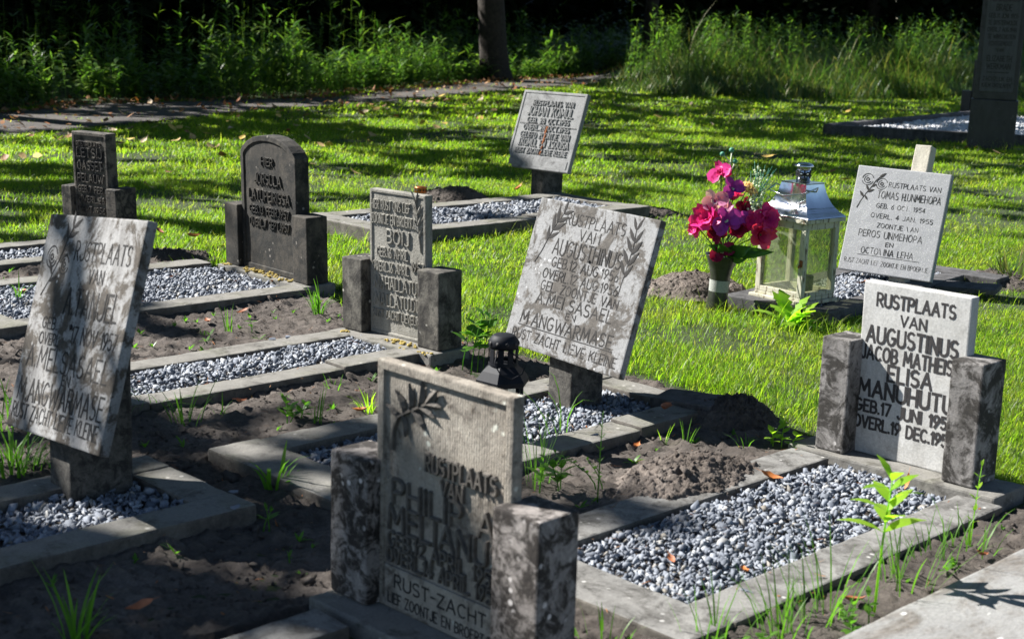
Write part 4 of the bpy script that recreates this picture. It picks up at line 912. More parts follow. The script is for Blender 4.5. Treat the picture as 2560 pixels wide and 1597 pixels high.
tuft('grass_tuft', 'arching blades in the gravel in front of the lichen plate stump', .19, 5.02, 7, .30, .005, spread=.05, el=(60, 88), droop=(.9, 2.0), z=.04)
tuft('grass_tuft', 'two bright blades like a V beside the earth heap', .562, 5.02, 4, .10, .009, 'weedlight', spread=.012, el=(72, 84), droop=(.1, .4))
tuft('grass_tuft', 'short thin blades between the V blades and the earth heap', .64, 5.0, 7, .13, .004, spread=.02, el=(75, 89), droop=(.1, .5))
tuft('grass_tuft', 'pale blades on the dark soil behind the earth heap', .85, 5.0, 8, .09, .005, spread=.03)
tuft('iris_clump', 'dark strappy leaves growing at the right edge behind the rose plate', 3.05, 8.76, 46, .22, .014, 'tallgrass', spread=.10, el=(50, 88), droop=(.2, 1.2), cat='plant')
for i, (lb, x, y, n, h) in enumerate((('thin grass at the lower end of the marble headstone kerb', .52, 3.30, 16, .20), ('grass fringe along the near kerb, left of the tall pale weed', .70, 3.37, 26, .22), ('tall wispy grass just left of the tall pale weed', .83, 3.50, 26, .27), ('grass fringe right of the tall pale weed', 1.10, 3.74, 22, .22), ('grass fringe half way up the near kerb', 1.22, 3.90, 18, .17), ('grass fringe near the corner of the marble headstone base', 1.36, 4.04, 20, .18), ('low grass in front of the right post of the nearest headstone', .26, 3.30, 14, .12))):
    tuft('grass_tuft', lb, x, y, n, h, .0045, spread=.075, el=(62, 89), droop=(.1, 1.3))
weed('nettle', 'leafy green weed with broad leaves behind the black lantern', -.15, 6.0, .26, 4, 4, .085, .05, lean=.3, spread=.06)
weed('weed', 'leafy weed on the soil at the right edge of the nearest headstone', .14, 4.42, .13, 3, 4, .06, .035, lean=.5, spread=.04)
weed('weed', 'bright clover-like weed in front of the marble headstone base', 1.0, 5.04, .10, 4, 3, .05, .032, 'weedlight', lean=.7, spread=.06)
weed('weed', 'single slim shoot with a tufted tip left of the earth heap', .30, 4.34, .30, 1, 6, .03, .006, lean=.06, elev=1.0)
weed('weed', 'small seedling on the shaded soil below the large kerb', -.569, 3.747, .05, 1, 2, .035, .010)
weed('weed', 'low leafy seedling beside the corner of the shaded kerb', -.68, 4.0, .07, 2, 2, .05, .014, lean=.4)
weed('weed', 'small seedling on the soil beside the slim upright blades', -1.17, 6.53, .08, 1, 3, .04, .022, lean=.2)
weed('weed', 'leafy weed on the sunlit soil below the BOIJ kerb', -.79, 5.12, .08, 4, 3, .05, .026, lean=.9, spread=.05)
weed('weed', 'creeping weed with small round leaflets on the lichen plate kerb', .30, 4.48, .14, 2, 6, .022, .014, lean=1.2)
weed('willowherb', 'tall pale weed with a leafy head rising in front of the near kerb', .985, 3.56, .37, 1, 6, .125, .042, 'weedlight', .004, .05, elev=.55, droop=.8, t0=.55)
weed('willowherb', 'slender shoot with a yellow-green tip in front of the right marble post', 1.36, 4.02, .27, 1, 6, .03, .012, 'weedlight', .002, .05, elev=.9)
weed('weed', 'low weed at the foot of the tall pale weed', .90, 3.42, .08, 5, 3, .04, .022, lean=1.0, spread=.08)
weed('weed', 'low weed at the bottom edge near the near kerb end', .62, 3.26, .07, 5, 3, .04, .022, lean=1.0, spread=.08)
_sd = []
for k in range(3):
    V, F = strips(np.zeros((5, 3)), U(0, 6.28, 5), U(.3, 1.2, 5), U(.018, .045, 5), U(.006, .013, 5), U(.2, 1.0, 5), [.2, .9, .8, .05]); o = mesh_np('seedling', V, F, MAT['weed']); _sd.append(o.data); bpy.data.objects.remove(o)
k = 0
while k < 110:
    p = random.uniform(-7.4, -1.6); q = random.uniform(1.2, 4.5)
    if any(a - .03 < p < b + .03 and c - .05 < q < d + .05 for a, b, c, d in BEDS[:5]) or (-4.0 < p < -3.36 and q < 2.4): continue
    x, y = PQ(p, q)
    if y < 2.9 or abs(x) > .36 * y: continue
    o = link(bpy.data.objects.new('seedling', _sd[k % 3])); o.location = (x, y, float(soil_z(np.array(p), np.array(q)))); o.rotation_euler = (0, 0, random.uniform(0, 6.28)); z = random.uniform(.6, 1.4); o.scale = (z, z, z)
    tag(o, 'tiny green seedling sprouting from the bare soil between the graves', 'seedling', 'seedlings on the bare soil'); k += 1
def debris():
    n = 1500; p = U(-7.6, -1.3, n); q = U(1.1, 4.6, n); z = soil_z(p, q) + .006
    for a, b, c, d in BEDS[:5]: z = np.where((p > a) & (p < b) & (q > c) & (q < d), (.034 if a < -3 else .03) + rng.random(n) * .008, z)
    V, F = strips(np.column_stack([(p + q) * S2, (q - p) * S2, z]), U(0, 6.28, n), U(-.1, .4, n), U(.008, .05, n) * (rng.random(n) ** 1.5 + .3), U(.0012, .008, n) * (rng.random(n) ** 2 + .3), U(-.8, .8, n), [.6, 1, .7, .2]); tag(mesh_np('dry_debris', V, F, MAT['litter']), 'scraps of dry stalks and leaves strewn over the soil and gravel', 'debris', kind='stuff')
debris()
def dandelion():
    root = thing('leafy_weed', 'bright lime green lobed weed in front of the white lantern', 'weed', (1.40, 7.20, 0)); parts = []
    for k in range(22):
        a = random.uniform(0, 6.28); e = random.uniform(.35, 1.35); L = random.uniform(.12, .23)
        parts.append(strips(np.array([[random.uniform(-.03, .03), random.uniform(-.03, .03), 0.]]), np.array([a]), np.array([e]), np.array([L]), np.array([L * .34]), np.array([random.uniform(.4, 1.3)]), [.1, .3, .5, .28, .75, .36, 1, .45, 1.05, .6, .35, .02]))
    V, F = join(parts); mesh_np('leaves', V, F, MAT['weedlight'], root)
dandelion()
# ---------------------------------------------------------------- vase and bouquet
def petal_mat(name, a, b): return leafmat(name, [a, b], .3, .45, 1.25)
MAT['p_mag'] = petal_mat('magenta_petal', (.55, .015, .16), (.70, .04, .28)); MAT['p_red'] = petal_mat('crimson_petal', (.52, .006, .075), (.70, .05, .17)); MAT['p_pur'] = petal_mat('purple_petal', (.24, .012, .27), (.42, .04, .42))
MAT['p_pink'] = petal_mat('pink_white_petal', (.78, .56, .66), (.70, .24, .45)); MAT['p_dark'] = petal_mat('wine_petal', (.20, .004, .03), (.30, .008, .06)); MAT['p_peach'] = petal_mat('peach_petal', (.75, .45, .38), (.72, .62, .36))
MAT['p_white'] = petal_mat('white_bud', (.62, .68, .58), (.72, .74, .66)); MAT['silk_leaf'] = leafmat('silk_leaf', [(.035, .10, .02), (.06, .16, .03)], .3, .35, 1.3); MAT['stem_pale'] = plain('pale_stem', (.55, .58, .42), .6, .2); MAT['sprig_green'] = plain('blue_green_sprig', (.05, .22, .14), .6, .3)
VX, VY = 1.075, 7.55
vs_ = thing('flower_vase', 'dark trumpet-shaped grave vase with a pale band beside the white lantern', 'vase', (VX, VY, 0), (0, R(3), 0))
MAT['vase'] = plain('dark_vase_metal', (.028, .029, .026), .35, .5, 30)
M = MB(); M.lathe([(.055, -.02), (.056, .02), (.052, .08), (.050, .12), (.052, .17), (.060, .21), (.074, .25), (.090, .285), (.092, .288), (.086, .284), (.06, .22), (.045, .17), (0, .16)], 32); M.build('body', MAT['vase'], vs_)
M = MB(); M.lathe([(.0515, .095), (.0518, .12), (.0535, .155), (.0535, .156)], 32, cap=False); M.build('band', stone('pale_band', (.42, .43, .40), (.34, .35, .32), (.15, .15, .13), 33, patch=.3), vs_)
bq = thing('bouquet', 'artificial bouquet of magenta, purple and red flowers in the dark vase', 'bouquet', (VX, VY, .25))
def at_crop(cx, cy, dep=0.0): return Vector(((cx - 341) / 3.218 / 480, dep, (907 - cy) / 3.218 / 480 + .035))
def flower(name, mat, c, face, rings, parent, extra=None):
    fv = Vector(face).normalized(); q = fv.to_track_quat('Z', 'Y').to_matrix(); vs = []; fs = []
    for (n, L, Wd, elv, curl, rot) in rings:
        for k in range(n):
            a = 2 * math.pi * k / n + rot + random.uniform(-.12, .12); l = L * random.uniform(.88, 1.1); e = elv + random.uniform(-.12, .12); base = len(vs)
            rad = Vector((math.cos(a), math.sin(a), 0)); sdv = Vector((-math.sin(a), math.cos(a), 0)); p = Vector((0, 0, 0)); ee = e
            for i, w in enumerate((.35, .85, 1.0, .9, .45)):
                rf_ = random.uniform(-.16, .16) * l
                for s in (-1, 0, 1): vs.append(c + q @ (p + sdv * s * w * Wd / 2 + Vector((0, 0, (abs(s) * .12 * Wd + (rf_ if s else 0))))))
                p = p + (rad * math.cos(ee) + Vector((0, 0, math.sin(ee)))) * l / 4; ee -= curl / 4
            for i in range(4):
                for s in (0, 1): k0 = base + i * 3 + s; fs.append((k0, k0 + 1, k0 + 4, k0 + 3))
    M = MB(); M.add(vs, fs, 0, None, True); o = M.build(name, MAT[mat], parent)
    for f in o.data.polygons: f.use_smooth = (f.index % 5) != 0
    if extra:
        M = MB(); M.add([], [], 0)
        for i in range(6):
            b = bmesh.new(); bmesh.ops.create_icosphere(b, subdivisions=1, radius=extra[1] * random.uniform(.6, 1)); M.bm(b, 0, Matrix.Translation(c + q @ Vector((random.uniform(-1, 1) * extra[1], random.uniform(-1, 1) * extra[1], extra[1] * 1.2))), True)
        M.build('centre', MAT[extra[0]], o)
    return o
ORCH = lambda s: [(k0, a0 * 1.18, b0 * 1.12, c0, d0, e0) for k0, a0, b0, c0, d0, e0 in [(3, .055 * s, .04 * s, .25, .5, 0), (2, .058 * s, .062 * s, .3, .4, .5), (3, .022 * s, .02 * s, .9, .3, 1)]]
CUP = lambda s: [(5, .075 * s, .065 * s, .55, .7, 0), (5, .06 * s, .05 * s, .9, .6, .6), (5, .04 * s, .035 * s, 1.1, .5, .3)]
PEO = lambda s: [(7, .065 * s, .05 * s, .15, .4, 0), (8, .06 * s, .042 * s, .55, .8, .4), (8, .05 * s, .036 * s, .9, .9, .2), (7, .04 * s, .03 * s, 1.15, .9, .1), (5, .028 * s, .022 * s, 1.3, .6, 0)]
ROS = lambda s: [(5, .055 * s, .055 * s, .85, -.2, 0), (5, .055 * s, .05 * s, 1.1, -.4, .6), (4, .05 * s, .04 * s, 1.3, -.5, .3)]
FL = [('orchid', 'p_mag', 310, 245, .02, (-.6, -.7, .25), ORCH(1.05), None), ('orchid', 'p_pur', 400, 365, -.02, (.15, -1, .25), ORCH(1.0), ('p_white', .006)), ('orchid', 'p_pink', 265, 465, -.03, (-.3, -1, .15), ORCH(1.1), ('p_mag', .006)),
      ('rose', 'p_peach', 515, 390, .02, (.2, -.5, .9), ROS(.95), None), ('lily', 'p_mag', 220, 610, -.02, (-.55, -.75, .45), CUP(1.25), None), ('orchid', 'p_pur', 355, 615, -.07, (.1, -1, .2), ORCH(1.25), ('p_white', .007)),
      ('lily', 'p_dark', 520, 545, .02, (.2, -.8, .4), CUP(.95), None), ('lily', 'p_dark', 465, 675, -.01, (0, -.9, .1), CUP(.85), None), ('peony', 'p_mag', 690, 585, -.03, (.35, -.9, .3), PEO(1.2), None), ('lily', 'p_red', 635, 715, -.05, (.4, -.85, .0), CUP(1.1), ('silk_leaf', .006)),
      ('lily', 'p_dark', 300, 715, 0, (-.3, -.8, -.2), CUP(.8), None), ('orchid', 'p_dark', 335, 865, -.075, (.1, -.9, .35), ORCH(1.05), ('p_peach', .006)), ('orchid', 'p_pink', 320, 530, -.01, (-.1, -.8, .5), ORCH(1.0), ('p_white', .006)), ('orchid', 'p_pur', 455, 600, -.05, (.2, -1, .1), ORCH(.95), ('p_white', .006)), ('rose', 'p_peach', 555, 410, .0, (.3, -.6, .7), ROS(.8), None), ('peony', 'p_mag', 560, 610, -.03, (.1, -.9, .3), PEO(.85), None), ('lily', 'p_mag', 150, 690, .0, (-.8, -.5, .1), CUP(.75), None), ('lily', 'p_mag', 430, 470, .07, (0, .3, 1), CUP(1.0), None)]
SM = MB()
for nm, mt, cx, cy, dep, face, rings, ex in FL:
    c = at_crop(cx, cy, dep); flower(nm, mt, c, face, rings, bq, ex)
    SM.tube([(random.uniform(-.03, .03), random.uniform(-.02, .02), -.06), (c.x * .35, c.y * .35 + .01, c.z * .5), tuple(c)], .003, 6)
SM.build('stems', MAT['silk_leaf'], bq)
M = MB(); b0 = at_crop(345, 320); M.tube([tuple(at_crop(330, 600, .02)), tuple(at_crop(350, 330)), tuple(at_crop(345, 275)), tuple(at_crop(375, 170)), tuple(at_crop(380, 70))], .0035, 6)
M.tube([tuple(at_crop(370, 165)), tuple(at_crop(340, 120)), tuple(at_crop(308, 95))], .003, 6); M.tube([tuple(at_crop(360, 235)), tuple(at_crop(395, 200)), tuple(at_crop(412, 150))], .003, 6)
bs = M.build('bud_stem', MAT['stem_pale'], bq)
for cx, cy in ((306, 93), (377, 58), (410, 147)):
    M = MB(); b = bmesh.new(); bmesh.ops.create_icosphere(b, subdivisions=2, radius=.0135); M.bm(b, 0, Matrix.Translation(at_crop(cx, cy)), True); M.build('bud', MAT['sprig_green'], bs)
M = MB(); Mb = MB()
for i in range(34):
    base = at_crop(590 + random.uniform(-20, 20), 640, 0); tip = at_crop(random.gauss(620, 62), random.uniform(190, 620), random.uniform(-.05, .06)); mid = (base + tip) / 2 + Vector((random.uniform(-.01, .01), 0, 0))
    M.tube([tuple(base), tuple(mid), tuple(tip)], .0014, 4)
    for k in range(9):
        t = random.uniform(.35, 1.02); p = base.lerp(tip, t) + Vector((random.uniform(-.012, .012), random.uniform(-.012, .012), random.uniform(-.008, .012)))
        b = bmesh.new(); bmesh.ops.create_icosphere(b, subdivisions=1, radius=random.uniform(.004, .0078)); Mb.bm(b, 0, Matrix.Translation(p), True)
for i in range(16): M.tube([tuple(at_crop(600, 430, .01)), tuple(at_crop(random.uniform(540, 780), random.uniform(140, 330), random.uniform(-.03, .05)))], .0013, 4)
sp_ = M.build('filler_sprig', MAT['sprig_green'], bq); tag(Mb.build('white_buds', MAT['p_white'], sp_), kind='stuff')
for cx, cy, wd, dep in ((345, 775, .075, -.075), (415, 795, .06, -.06), (500, 790, .085, -.085), (560, 820, .07, -.06), (640, 815, .06, -.05), (470, 855, .06, -.08), (290, 800, .055, -.05)):
    c = at_crop(405, 905, -.02); d = at_crop(cx, cy, dep); ax = (d - c) * 1.35; ax.normalize(); L = (d - c).length * 1.2 + .05; sd_ = ax.cross(Vector((random.uniform(-.3, .3), -1, random.uniform(-.1, .5)))).normalized(); nrm = sd_.cross(ax); vs = []; fs = []
    for i_, w in enumerate((.08, .55, .92, 1, .8, .45, .03)):
        t_ = i_ / 6; p = c + ax * L * t_ + nrm * (.03 * math.sin(t_ * 3) + random.uniform(-.004, .004)) - Vector((0, 0, .05 * t_ * t_))
        for q_ in (-1, 0, 1): vs.append(tuple(p + sd_ * q_ * w * wd / 2 + nrm * (abs(q_) * .012)))
    for i_ in range(6):
        for q_ in (0, 1): k = i_ * 3 + q_; fs.append((k, k + 1, k + 4, k + 3))
    M = MB(); M.add(vs, fs, 0, None, True); M.build('leaf', MAT['silk_leaf'], bq)

# ---------------------------------------------------------------- fallen leaves
def leaf_mesh(name, L, W, curl, cup, mat, seed):
    r = random.Random(seed); vs = []; fs = []; n = 6; e = -curl / 2; x = -L / 2; z = .012
    for i in range(n):
        w = (.12, .7, 1, .95, .6, .05)[i] * W / 2 * r.uniform(.85, 1.1)
        for s in (-1, 0, 1): vs.append((x, s * w, z + abs(s) * cup * w + r.uniform(-.002, .002)))
        x += math.cos(e) * L / (n - 1); z += math.sin(e) * L / (n - 1); e += curl / (n - 1)
    for i in range(n - 1):
        for s in (0, 1): k = i * 3 + s; fs.append((k, k + 3, k + 4, k + 1))
    vs += [(-L / 2, .0015, .012), (-L / 2, -.0015, .012), (-L / 2 - L * .35, 0, .02)]; k = len(vs); fs.append((k - 3, k - 2, k - 1))
    me = bpy.data.meshes.new(name); me.from_pydata(vs, [], fs); me.materials.append(mat); me.polygons.foreach_set('use_smooth', [True] * len(fs)); me.update(); return me
def simple(name, col): return plain(name, col, .65, .35, 40)
LC = [simple('ochre_leaf', (.40, .27, .11)), simple('tan_leaf', (.46, .35, .22)), simple('brown_leaf', (.26, .12, .05)), simple('yellow_leaf', (.52, .36, .09))]
LM = [leaf_mesh('leaf_%d' % i, .105 * random.uniform(.8, 1.15), .06 * random.uniform(.8, 1.2), random.uniform(.4, 1.6), random.uniform(-.3, .5), LC[i % 4], i) for i in range(8)]
LG = {0: 'ochre dry leaf', 1: 'pale tan dry leaf', 2: 'brown dry leaf', 3: 'yellow dry leaf'}
def put_leaf(i, x, y, z, s, label, group, tilt=.5):
    o = bpy.data.objects.new('fallen_leaf', LM[i]); COL.objects.link(o); o.location = (x, y, z); o.rotation_euler = (random.uniform(-tilt, tilt), random.uniform(-tilt, tilt), random.uniform(0, 6.28)); o.scale = (s, s, s)
    return tag(o, label, 'leaf', group)
cnt = 0
while cnt < 175:
    y = random.uniform(11.5, 26); x = np.interp(y, [9, 15.5, 17.5, 20, 23.3, 27.8], [-8, -5.4, -4.6, -3.5, -2.1, -.2]) + abs(random.gauss(0, 1)) * 2.3 + .1
    if abs(x) > .37 * y + .3 or x > 4 or (y < 13 and random.random() < .5): continue
    i = random.randrange(8); put_leaf(i, x, y, ground_z(x, y) + .045, random.uniform(.9, 1.5), LG[i % 4] + ' lying on the lawn between the path and the headstones', 'dry leaves on the lawn by the path'); cnt += 1
for k in range(26):
    y = random.uniform(13, 26); x = random.uniform(1.2, .33 * y)
    if in_poly(np.array([x]), np.array([y]), MON_POLY)[0]: continue
    i = random.randrange(8); put_leaf(i, x, y, ground_z(x, y) + .045, random.uniform(.9, 1.3), LG[i % 4] + ' lying on the lawn towards the dark monument', 'dry leaves on the lawn near the monument')
for k in range(24):
    t = random.uniform(.1, .75); s = random.random(); a = A_[int(t * 159)]; b = B_[int(t * 159)]; i = random.randrange(8); put_leaf(i, a[0] * (1 - s) + b[0] * s, a[1] * (1 - s) + b[1] * s, .05, random.uniform(.9, 1.4), LG[i % 4] + ' lying on the path', 'dry leaves on the path')
OL = [leaf_mesh('orange_leaf_%d' % i, .105, .042, 1.7, .8, simple('orange_brown_leaf_%d' % i, (.42, .14, .03) if i < 2 else (.30, .10, .04)), 30 + i) for i in range(4)]
for k, (lb, x, y, z, s, i) in enumerate((('curled orange leaf on the gravel beside the earth heap', .875, 4.566, .045, 1.0, 0), ('orange leaf stood on edge against the marble headstone base', 1.30, 4.53, .05, .8, 1), ('small orange leaf in the middle of the sunlit gravel bed', .662, 3.778, .03, .7, 0), ('brown leaf near the front of the sunlit gravel bed', .469, 3.821, .03, .6, 2),
    ('orange leaf on the gravel close beside the large left plate', -1.823, 7.583, .045, .9, 0), ('orange leaf on the gravel near the foot of the rounded headstone', -1.361, 7.757, .045, .9, 1), ('small orange leaf beside the foot of the rounded headstone', -1.28, 7.62, .045, .7, 0), ('orange leaf on the gravel at the left edge', -2.449, 7.116, .045, 1.1, 1), ('large orange leaf in the sunlit grass left of the rounded headstone', -1.964, 8.848, .08, 1.3, 0),
    ('brown curled leaf on the soil below the rounded headstone kerb', -1.418, 6.625, .04, .9, 2), ('brown leaf by the slim upright blades', -1.30, 6.84, .04, .8, 3), ('orange leaf in the grass under the plate with the broken corner', .00, 12.0, .07, 1.5, 1), ('curled brown leaf on the soil below BOIJ', -1.0, 5.28, .035, .8, 3), ('orange leaf by the yellowish grass clump', -.56, 5.24, .03, .9, 1), ('brown curled leaf on the shaded soil at the bottom left', -.897, 3.367, .03, 1.0, 2),
    ('brown leaf on the soil beside the V-shaped blades', .448, 4.871, .04, .7, 0), ('pale leaf resting against the end of the lichen plate kerb', .58, 5.22, .09, 1.2, 3), ('yellow brown leaf in the grass behind the large left plate', -2.231, 9.071, .06, 1.2, 3), ('brown leaf on the soil strip at the lower right', 1.38, 3.97, .03, .8, 2), ('curled leaf under the tall pale weed', .93, 3.60, .03, .9, 3), ('orange leaf under the lower edge of the clean rose plate', 1.98, 8.22, .055, 1.0, 0))):
    o = bpy.data.objects.new('fallen_leaf', OL[i]); COL.objects.link(o); o.location = (x, y, z); o.rotation_euler = (random.uniform(-.3, .3), random.uniform(-.25, .25) if 'edge a' not in lb and 'on edge' not in lb else 1.2, random.uniform(0, 6.28)); o.scale = (s * .78,) * 3; tag(o, lb, 'leaf')
def litter():
    n = 3400; t = rng.random(n); ii = (t * 150).astype(int); b = B_[ii]; nrm = np.array([-.85, .5]); d = np.where(rng.random(n) < .7, rng.exponential(.35, n) - .25, U(-2.2, 0, n))
    P = np.column_stack([b[:, 0] + nrm[0] * d, b[:, 1] + nrm[1] * d]); z = ground_z(P[:, 0], P[:, 1]) + U(.01, .06, n)
    V, F = strips(np.column_stack([P, z]), U(0, 6.28, n), U(-.3, .7, n), U(.06, .12, n), U(.035, .07, n), U(-1, 1.2, n), [.2, 1, .8, .1]); tag(mesh_np('leaf_litter', V, F, MAT['litter']), 'brown leaf litter along the far edge of the path', 'leaf litter', kind='stuff')
litter()
for i, (lb, x, y, z) in enumerate((('dark pebble on the shaded kerb corner of the large left plate', -.77, 3.95, .088), ('dark pebble further back on the shaded kerb of the large left plate', -.80, 4.08, .086), ('pebble on the sunlit kerb of the marble headstone bed', .62, 3.47, .088), ('dark pebble on the BOIJ kerb', -1.02, 6.06, .088), ('second dark pebble close beside the slate strip by BOIJ', -.96, 6.11, .088), ('pebble on the lichen plate kerb', .30, 4.83, .082))):
    V, F = ROCKS[i]; k = .018; me = bpy.data.meshes.new('pebble'); me.from_pydata([tuple(v * k) for v in V], [], [tuple(int(a) for a in f) for f in F]); me.materials.append(MAT['gravel']); o = link(bpy.data.objects.new('pebble', me)); o.location = (x, y, z); tag(o, lb, 'pebble')

# ---------------------------------------------------------------- the dark monument and its bed
mo = thing('monument', 'tall dark pillar monument with a lettered panel at the right edge', 'monument', (5.99, 18.66, 0), (0, 0, -.30)); mo.scale = (.86, .8, 1)
M = MB(); M.box(-.33, .33, -.17, .17, -.1, .62, 0, .01, .1, .002, 1); M.build('plinth', MAT['monument'], mo)
M = MB(); M.box(-.305, .305, -.145, .145, .6215, 2.25, 0, .012, .1, .002, 2); M.build('shaft', MAT['monument'], mo)
M = MB(); M.box(-.235, .235, -.160, -.1455, .72, 2.2, 0, .003)
for s, z, h, sw, wd in (('RUSTPLAATS', 2.08, .055, .010, .19), ('VAN', 1.98, .05, .010, .05), ('HENDERIKUS', 1.87, .075, .012, .20), ('BRADE', 1.755, .075, .012, .105), ('GEB.31 JUNI 1905', 1.655, .05, .009, .2), ('TE OOSTERWOLDE', 1.57, .05, .009, .2), ('OVERL.7 AUG.1946', 1.485, .05, .009, .2), ('TE WINSCHOTEN', 1.40, .05, .009, .19), ('ECHTGENOOT', 1.315, .05, .009, .16), ('VAN', 1.235, .04, .009, .045), ('ELIZABETH', 1.13, .065, .011, .17), ('WERKMAN', 1.035, .065, .011, .165), ('ZACHTLIJK EN', .88, .05, .008, .2), ('KALM ONTSLAPEN', .80, .05, .008, .2)):
    textline(M, s, -wd, wd, z, h, sw, .0012, 1, -.1602)
stroke(M, (-.15, .96), (.15, .96), .012, .0012, 1, -.1602)
M.build('panel', [MAT['panel'], MAT['ink']], mo)
def kerbline(name, label, pts, w, h, mat):
    root = thing(name, label, 'grave border', (pts[0][0], pts[0][1], 0)); O = Vector((pts[0][0], pts[0][1]))
    for a, b in zip(pts, pts[1:]):
        a = Vector(a); b = Vector(b); d = (b - a); L = d.length; M = MB(); M.box(w * .5 + .003, L - w * .5, -w / 2, w / 2, -.1, h, 0, .01, .12, .008, L); o = M.build('kerb', mat, root)
        o.location = (a.x - O.x, a.y - O.y, 0); o.rotation_euler = (0, 0, math.atan2(d.y, d.x))
    return root
kerbline('grave_border', 'dark stone border around the white gravel bed by the tall monument', [(8.1, 25.4), (4.18, 20.1), (9.0, 18.95)], .13, .13, MAT['kerb_dark'])
gravel('gravel', 'white gravel in the dark bordered bed by the tall monument', [(4.4, 20.15), (8.9, 19.1), (11, 23.8), (7.8, 24.9)], .05, .028, MAT['gravel_white'], dens=.75)
hs = thing('headstone', 'dark shouldered headstone half hidden behind the tall monument', 'headstone', (8.15, 25.7, 0), (0, 0, -.35))
M = MB(); M.box(-.3, .3, -.06, .06, .05, .95, 0, .02, .1, .003, 1); M.build('slab', MAT['monument'], hs)
for xa in (-.46, .303): M = MB(); M.box(xa, xa + .157, -.08, .08, .05, .42, 0, .01, .1, .003, 3); M.build('shoulder', MAT['monument'], hs)
M = MB(); M.box(-.5, .5, -.14, .14, -.1, .049, 0, .01, .1, .003, 2); M.build('base', MAT['monument'], hs)

# ---------------------------------------------------------------- undergrowth, bank, wood
def side_of_path(t, d):
    """point at distance d beyond the far edge of the path"""
    ii = np.clip((t * 159).astype(int), 0, 158); a = B_[ii]; tg = B_[ii + 1] - a; tg /= np.linalg.norm(tg, axis=1)[:, None]
    return a + np.column_stack([-tg[:, 1], tg[:, 0]]) * d[:, None]
def plants(P, h, nleaf, L, W, el=(.1, .9), droop=1.3, stemw=.008):
    n = len(P); laz = U(0, 6.28, n); lean = U(.02, .25, n); parts = [strips(P, laz, np.pi / 2 - lean, h, np.full(n, stemw), lean * 1.2, [1, .9, .8, .6, .2]), strips(P, laz + 1.57, np.full(n, np.pi / 2), h * .9, np.full(n, stemw), U(0, .2, n), [1, .8, .2])]
    k = nleaf; t = U(.12, 1.0, (n, k)); off = lean[:, None] * h[:, None] * t
    B = np.stack([P[:, None, 0] + np.cos(laz)[:, None] * off, P[:, None, 1] + np.sin(laz)[:, None] * off, P[:, None, 2] + h[:, None] * t * .97], -1).reshape(-1, 3); m = len(B)
    parts.append(strips(B, U(0, 6.28, m), U(el[0], el[1], m), L * np.exp(rng.normal(0, .25, m)), W * np.exp(rng.normal(0, .2, m)), U(.4, droop, m), [.15, 1, .75, .05])); return parts
n = 2300; t = U(.05, .95, n); d = .15 + rng.exponential(1.5, n); d = np.minimum(d, 5); Pxy = side_of_path(t, d)
h = (.42 + .42 * np.clip(d / 1.5, 0, 2.2)) * U(.6, 1.25, n) * (.35 + 1.35 * fbm(Pxy[:, 0] * .8, Pxy[:, 1] * .8, 71, 3))
sel = fbm(Pxy[:, 0] * 1.1, Pxy[:, 1] * 1.1, 73, 3); P3 = np.column_stack([Pxy, ground_z(Pxy[:, 0], Pxy[:, 1])]); reed = sel < .5; broad = sel > .53
parts = plants(P3[reed], h[reed] * 1.1, 15, .25, .036) + plants(P3[broad], h[broad] * .8, 22, .12, .065, (-.1, .8), 1.0)
V, F = join(parts); tag(mesh_np('undergrowth', V, F, MAT['under']), 'tangled green undergrowth along the far side of the path', 'undergrowth', kind='stuff')
SPOTS = [(.27, .5, .9, 'leafy wild plant in the undergrowth at the left edge'), (.30, 1.0, 1.1, 'tall leafy plant in the lit patch of undergrowth left of the small headstone'), (.36, .4, 1.0, 'low leafy plant by the path above the rounded headstone'), (.43, .7, .95, 'bright lit leafy plant at the left end of the long sunny patch'), (.47, .6, 1.15, 'tall lit reed-like plant left of the tree trunk'), (.50, .5, .9, 'bushy lit plant close to the path left of the tree trunk'), (.53, 1.2, 1.3, 'tall plant just left of the tree trunk'), (.64, .6, 1.3, 'tall drooping-leaved plant just right of the tree trunk'), (.67, .8, 1.2, 'lit plant right of the tree trunk above the broken cornered plate'), (.70, .5, 1.5, 'reedy plant where the path meets the tall grass bank')]
for i, (t0, d0, hh, lb) in enumerate(SPOTS):
    c = side_of_path(np.array([t0]), np.array([d0]))[0]; n = 16; a = U(0, 6.28, n); rr = .45 * np.sqrt(rng.random(n)); P = np.column_stack([np.cos(a) * rr, np.sin(a) * rr, np.zeros(n)])
    V, F = join(plants(P, hh * U(.6, 1.05, n), 18, .2, .036)); o = mesh_np('wild_plant', V, F, MAT['under']); o.location = (c[0], c[1], 0); tag(o, lb, 'wild plant')
# bank of tall grass
fx = np.array([1.2, 1.9, 3, 4.6, 6.5, 9.4, 14, 18]); fy = np.array([30.6, 29.2, 28.2, 28.3, 29.5, 31.4, 34, 36])
n = 26000; x = U(1.2, 17, n); dd = rng.random(n) ** 1.3 * 7; y = np.interp(x, fx, fy) + dd + (fbm(x * 1.5, x * 0, 81, 3) - .5) * .8
keep = x > np.interp(y, [27.8, 31.8, 35, 41, 50], [0, 2.0, 3.2, 6.3, 12]); x, y, dd = x[keep], y[keep], dd[keep]; n = len(x)
hh = (.3 + .42 * np.clip(dd / 2.5, 0, 1)) * np.clip((x - .6) / 3.2, .35, 1) * np.exp(rng.normal(0, .25, n)) * (.6 + .8 * fbm(x * .9, y * .9, 83, 3)); az = rng.normal(2.6, 1.1, n) + (fbm(x * .7, y * .7, 85, 2) - .5) * 4
V, F = strips(np.column_stack([x, y, ground_z(x, y) - .01]), az, U(R(55), R(86), n), hh * 1.25, U(.010, .022, n), U(.6, 2.1, n), [1, .95, .8, .55, .1])
tag(mesh_np('tall_grass', V, F, MAT['tallgrass']), 'bank of long arching unmown grass at the right before the wood', 'tall grass', kind='stuff')
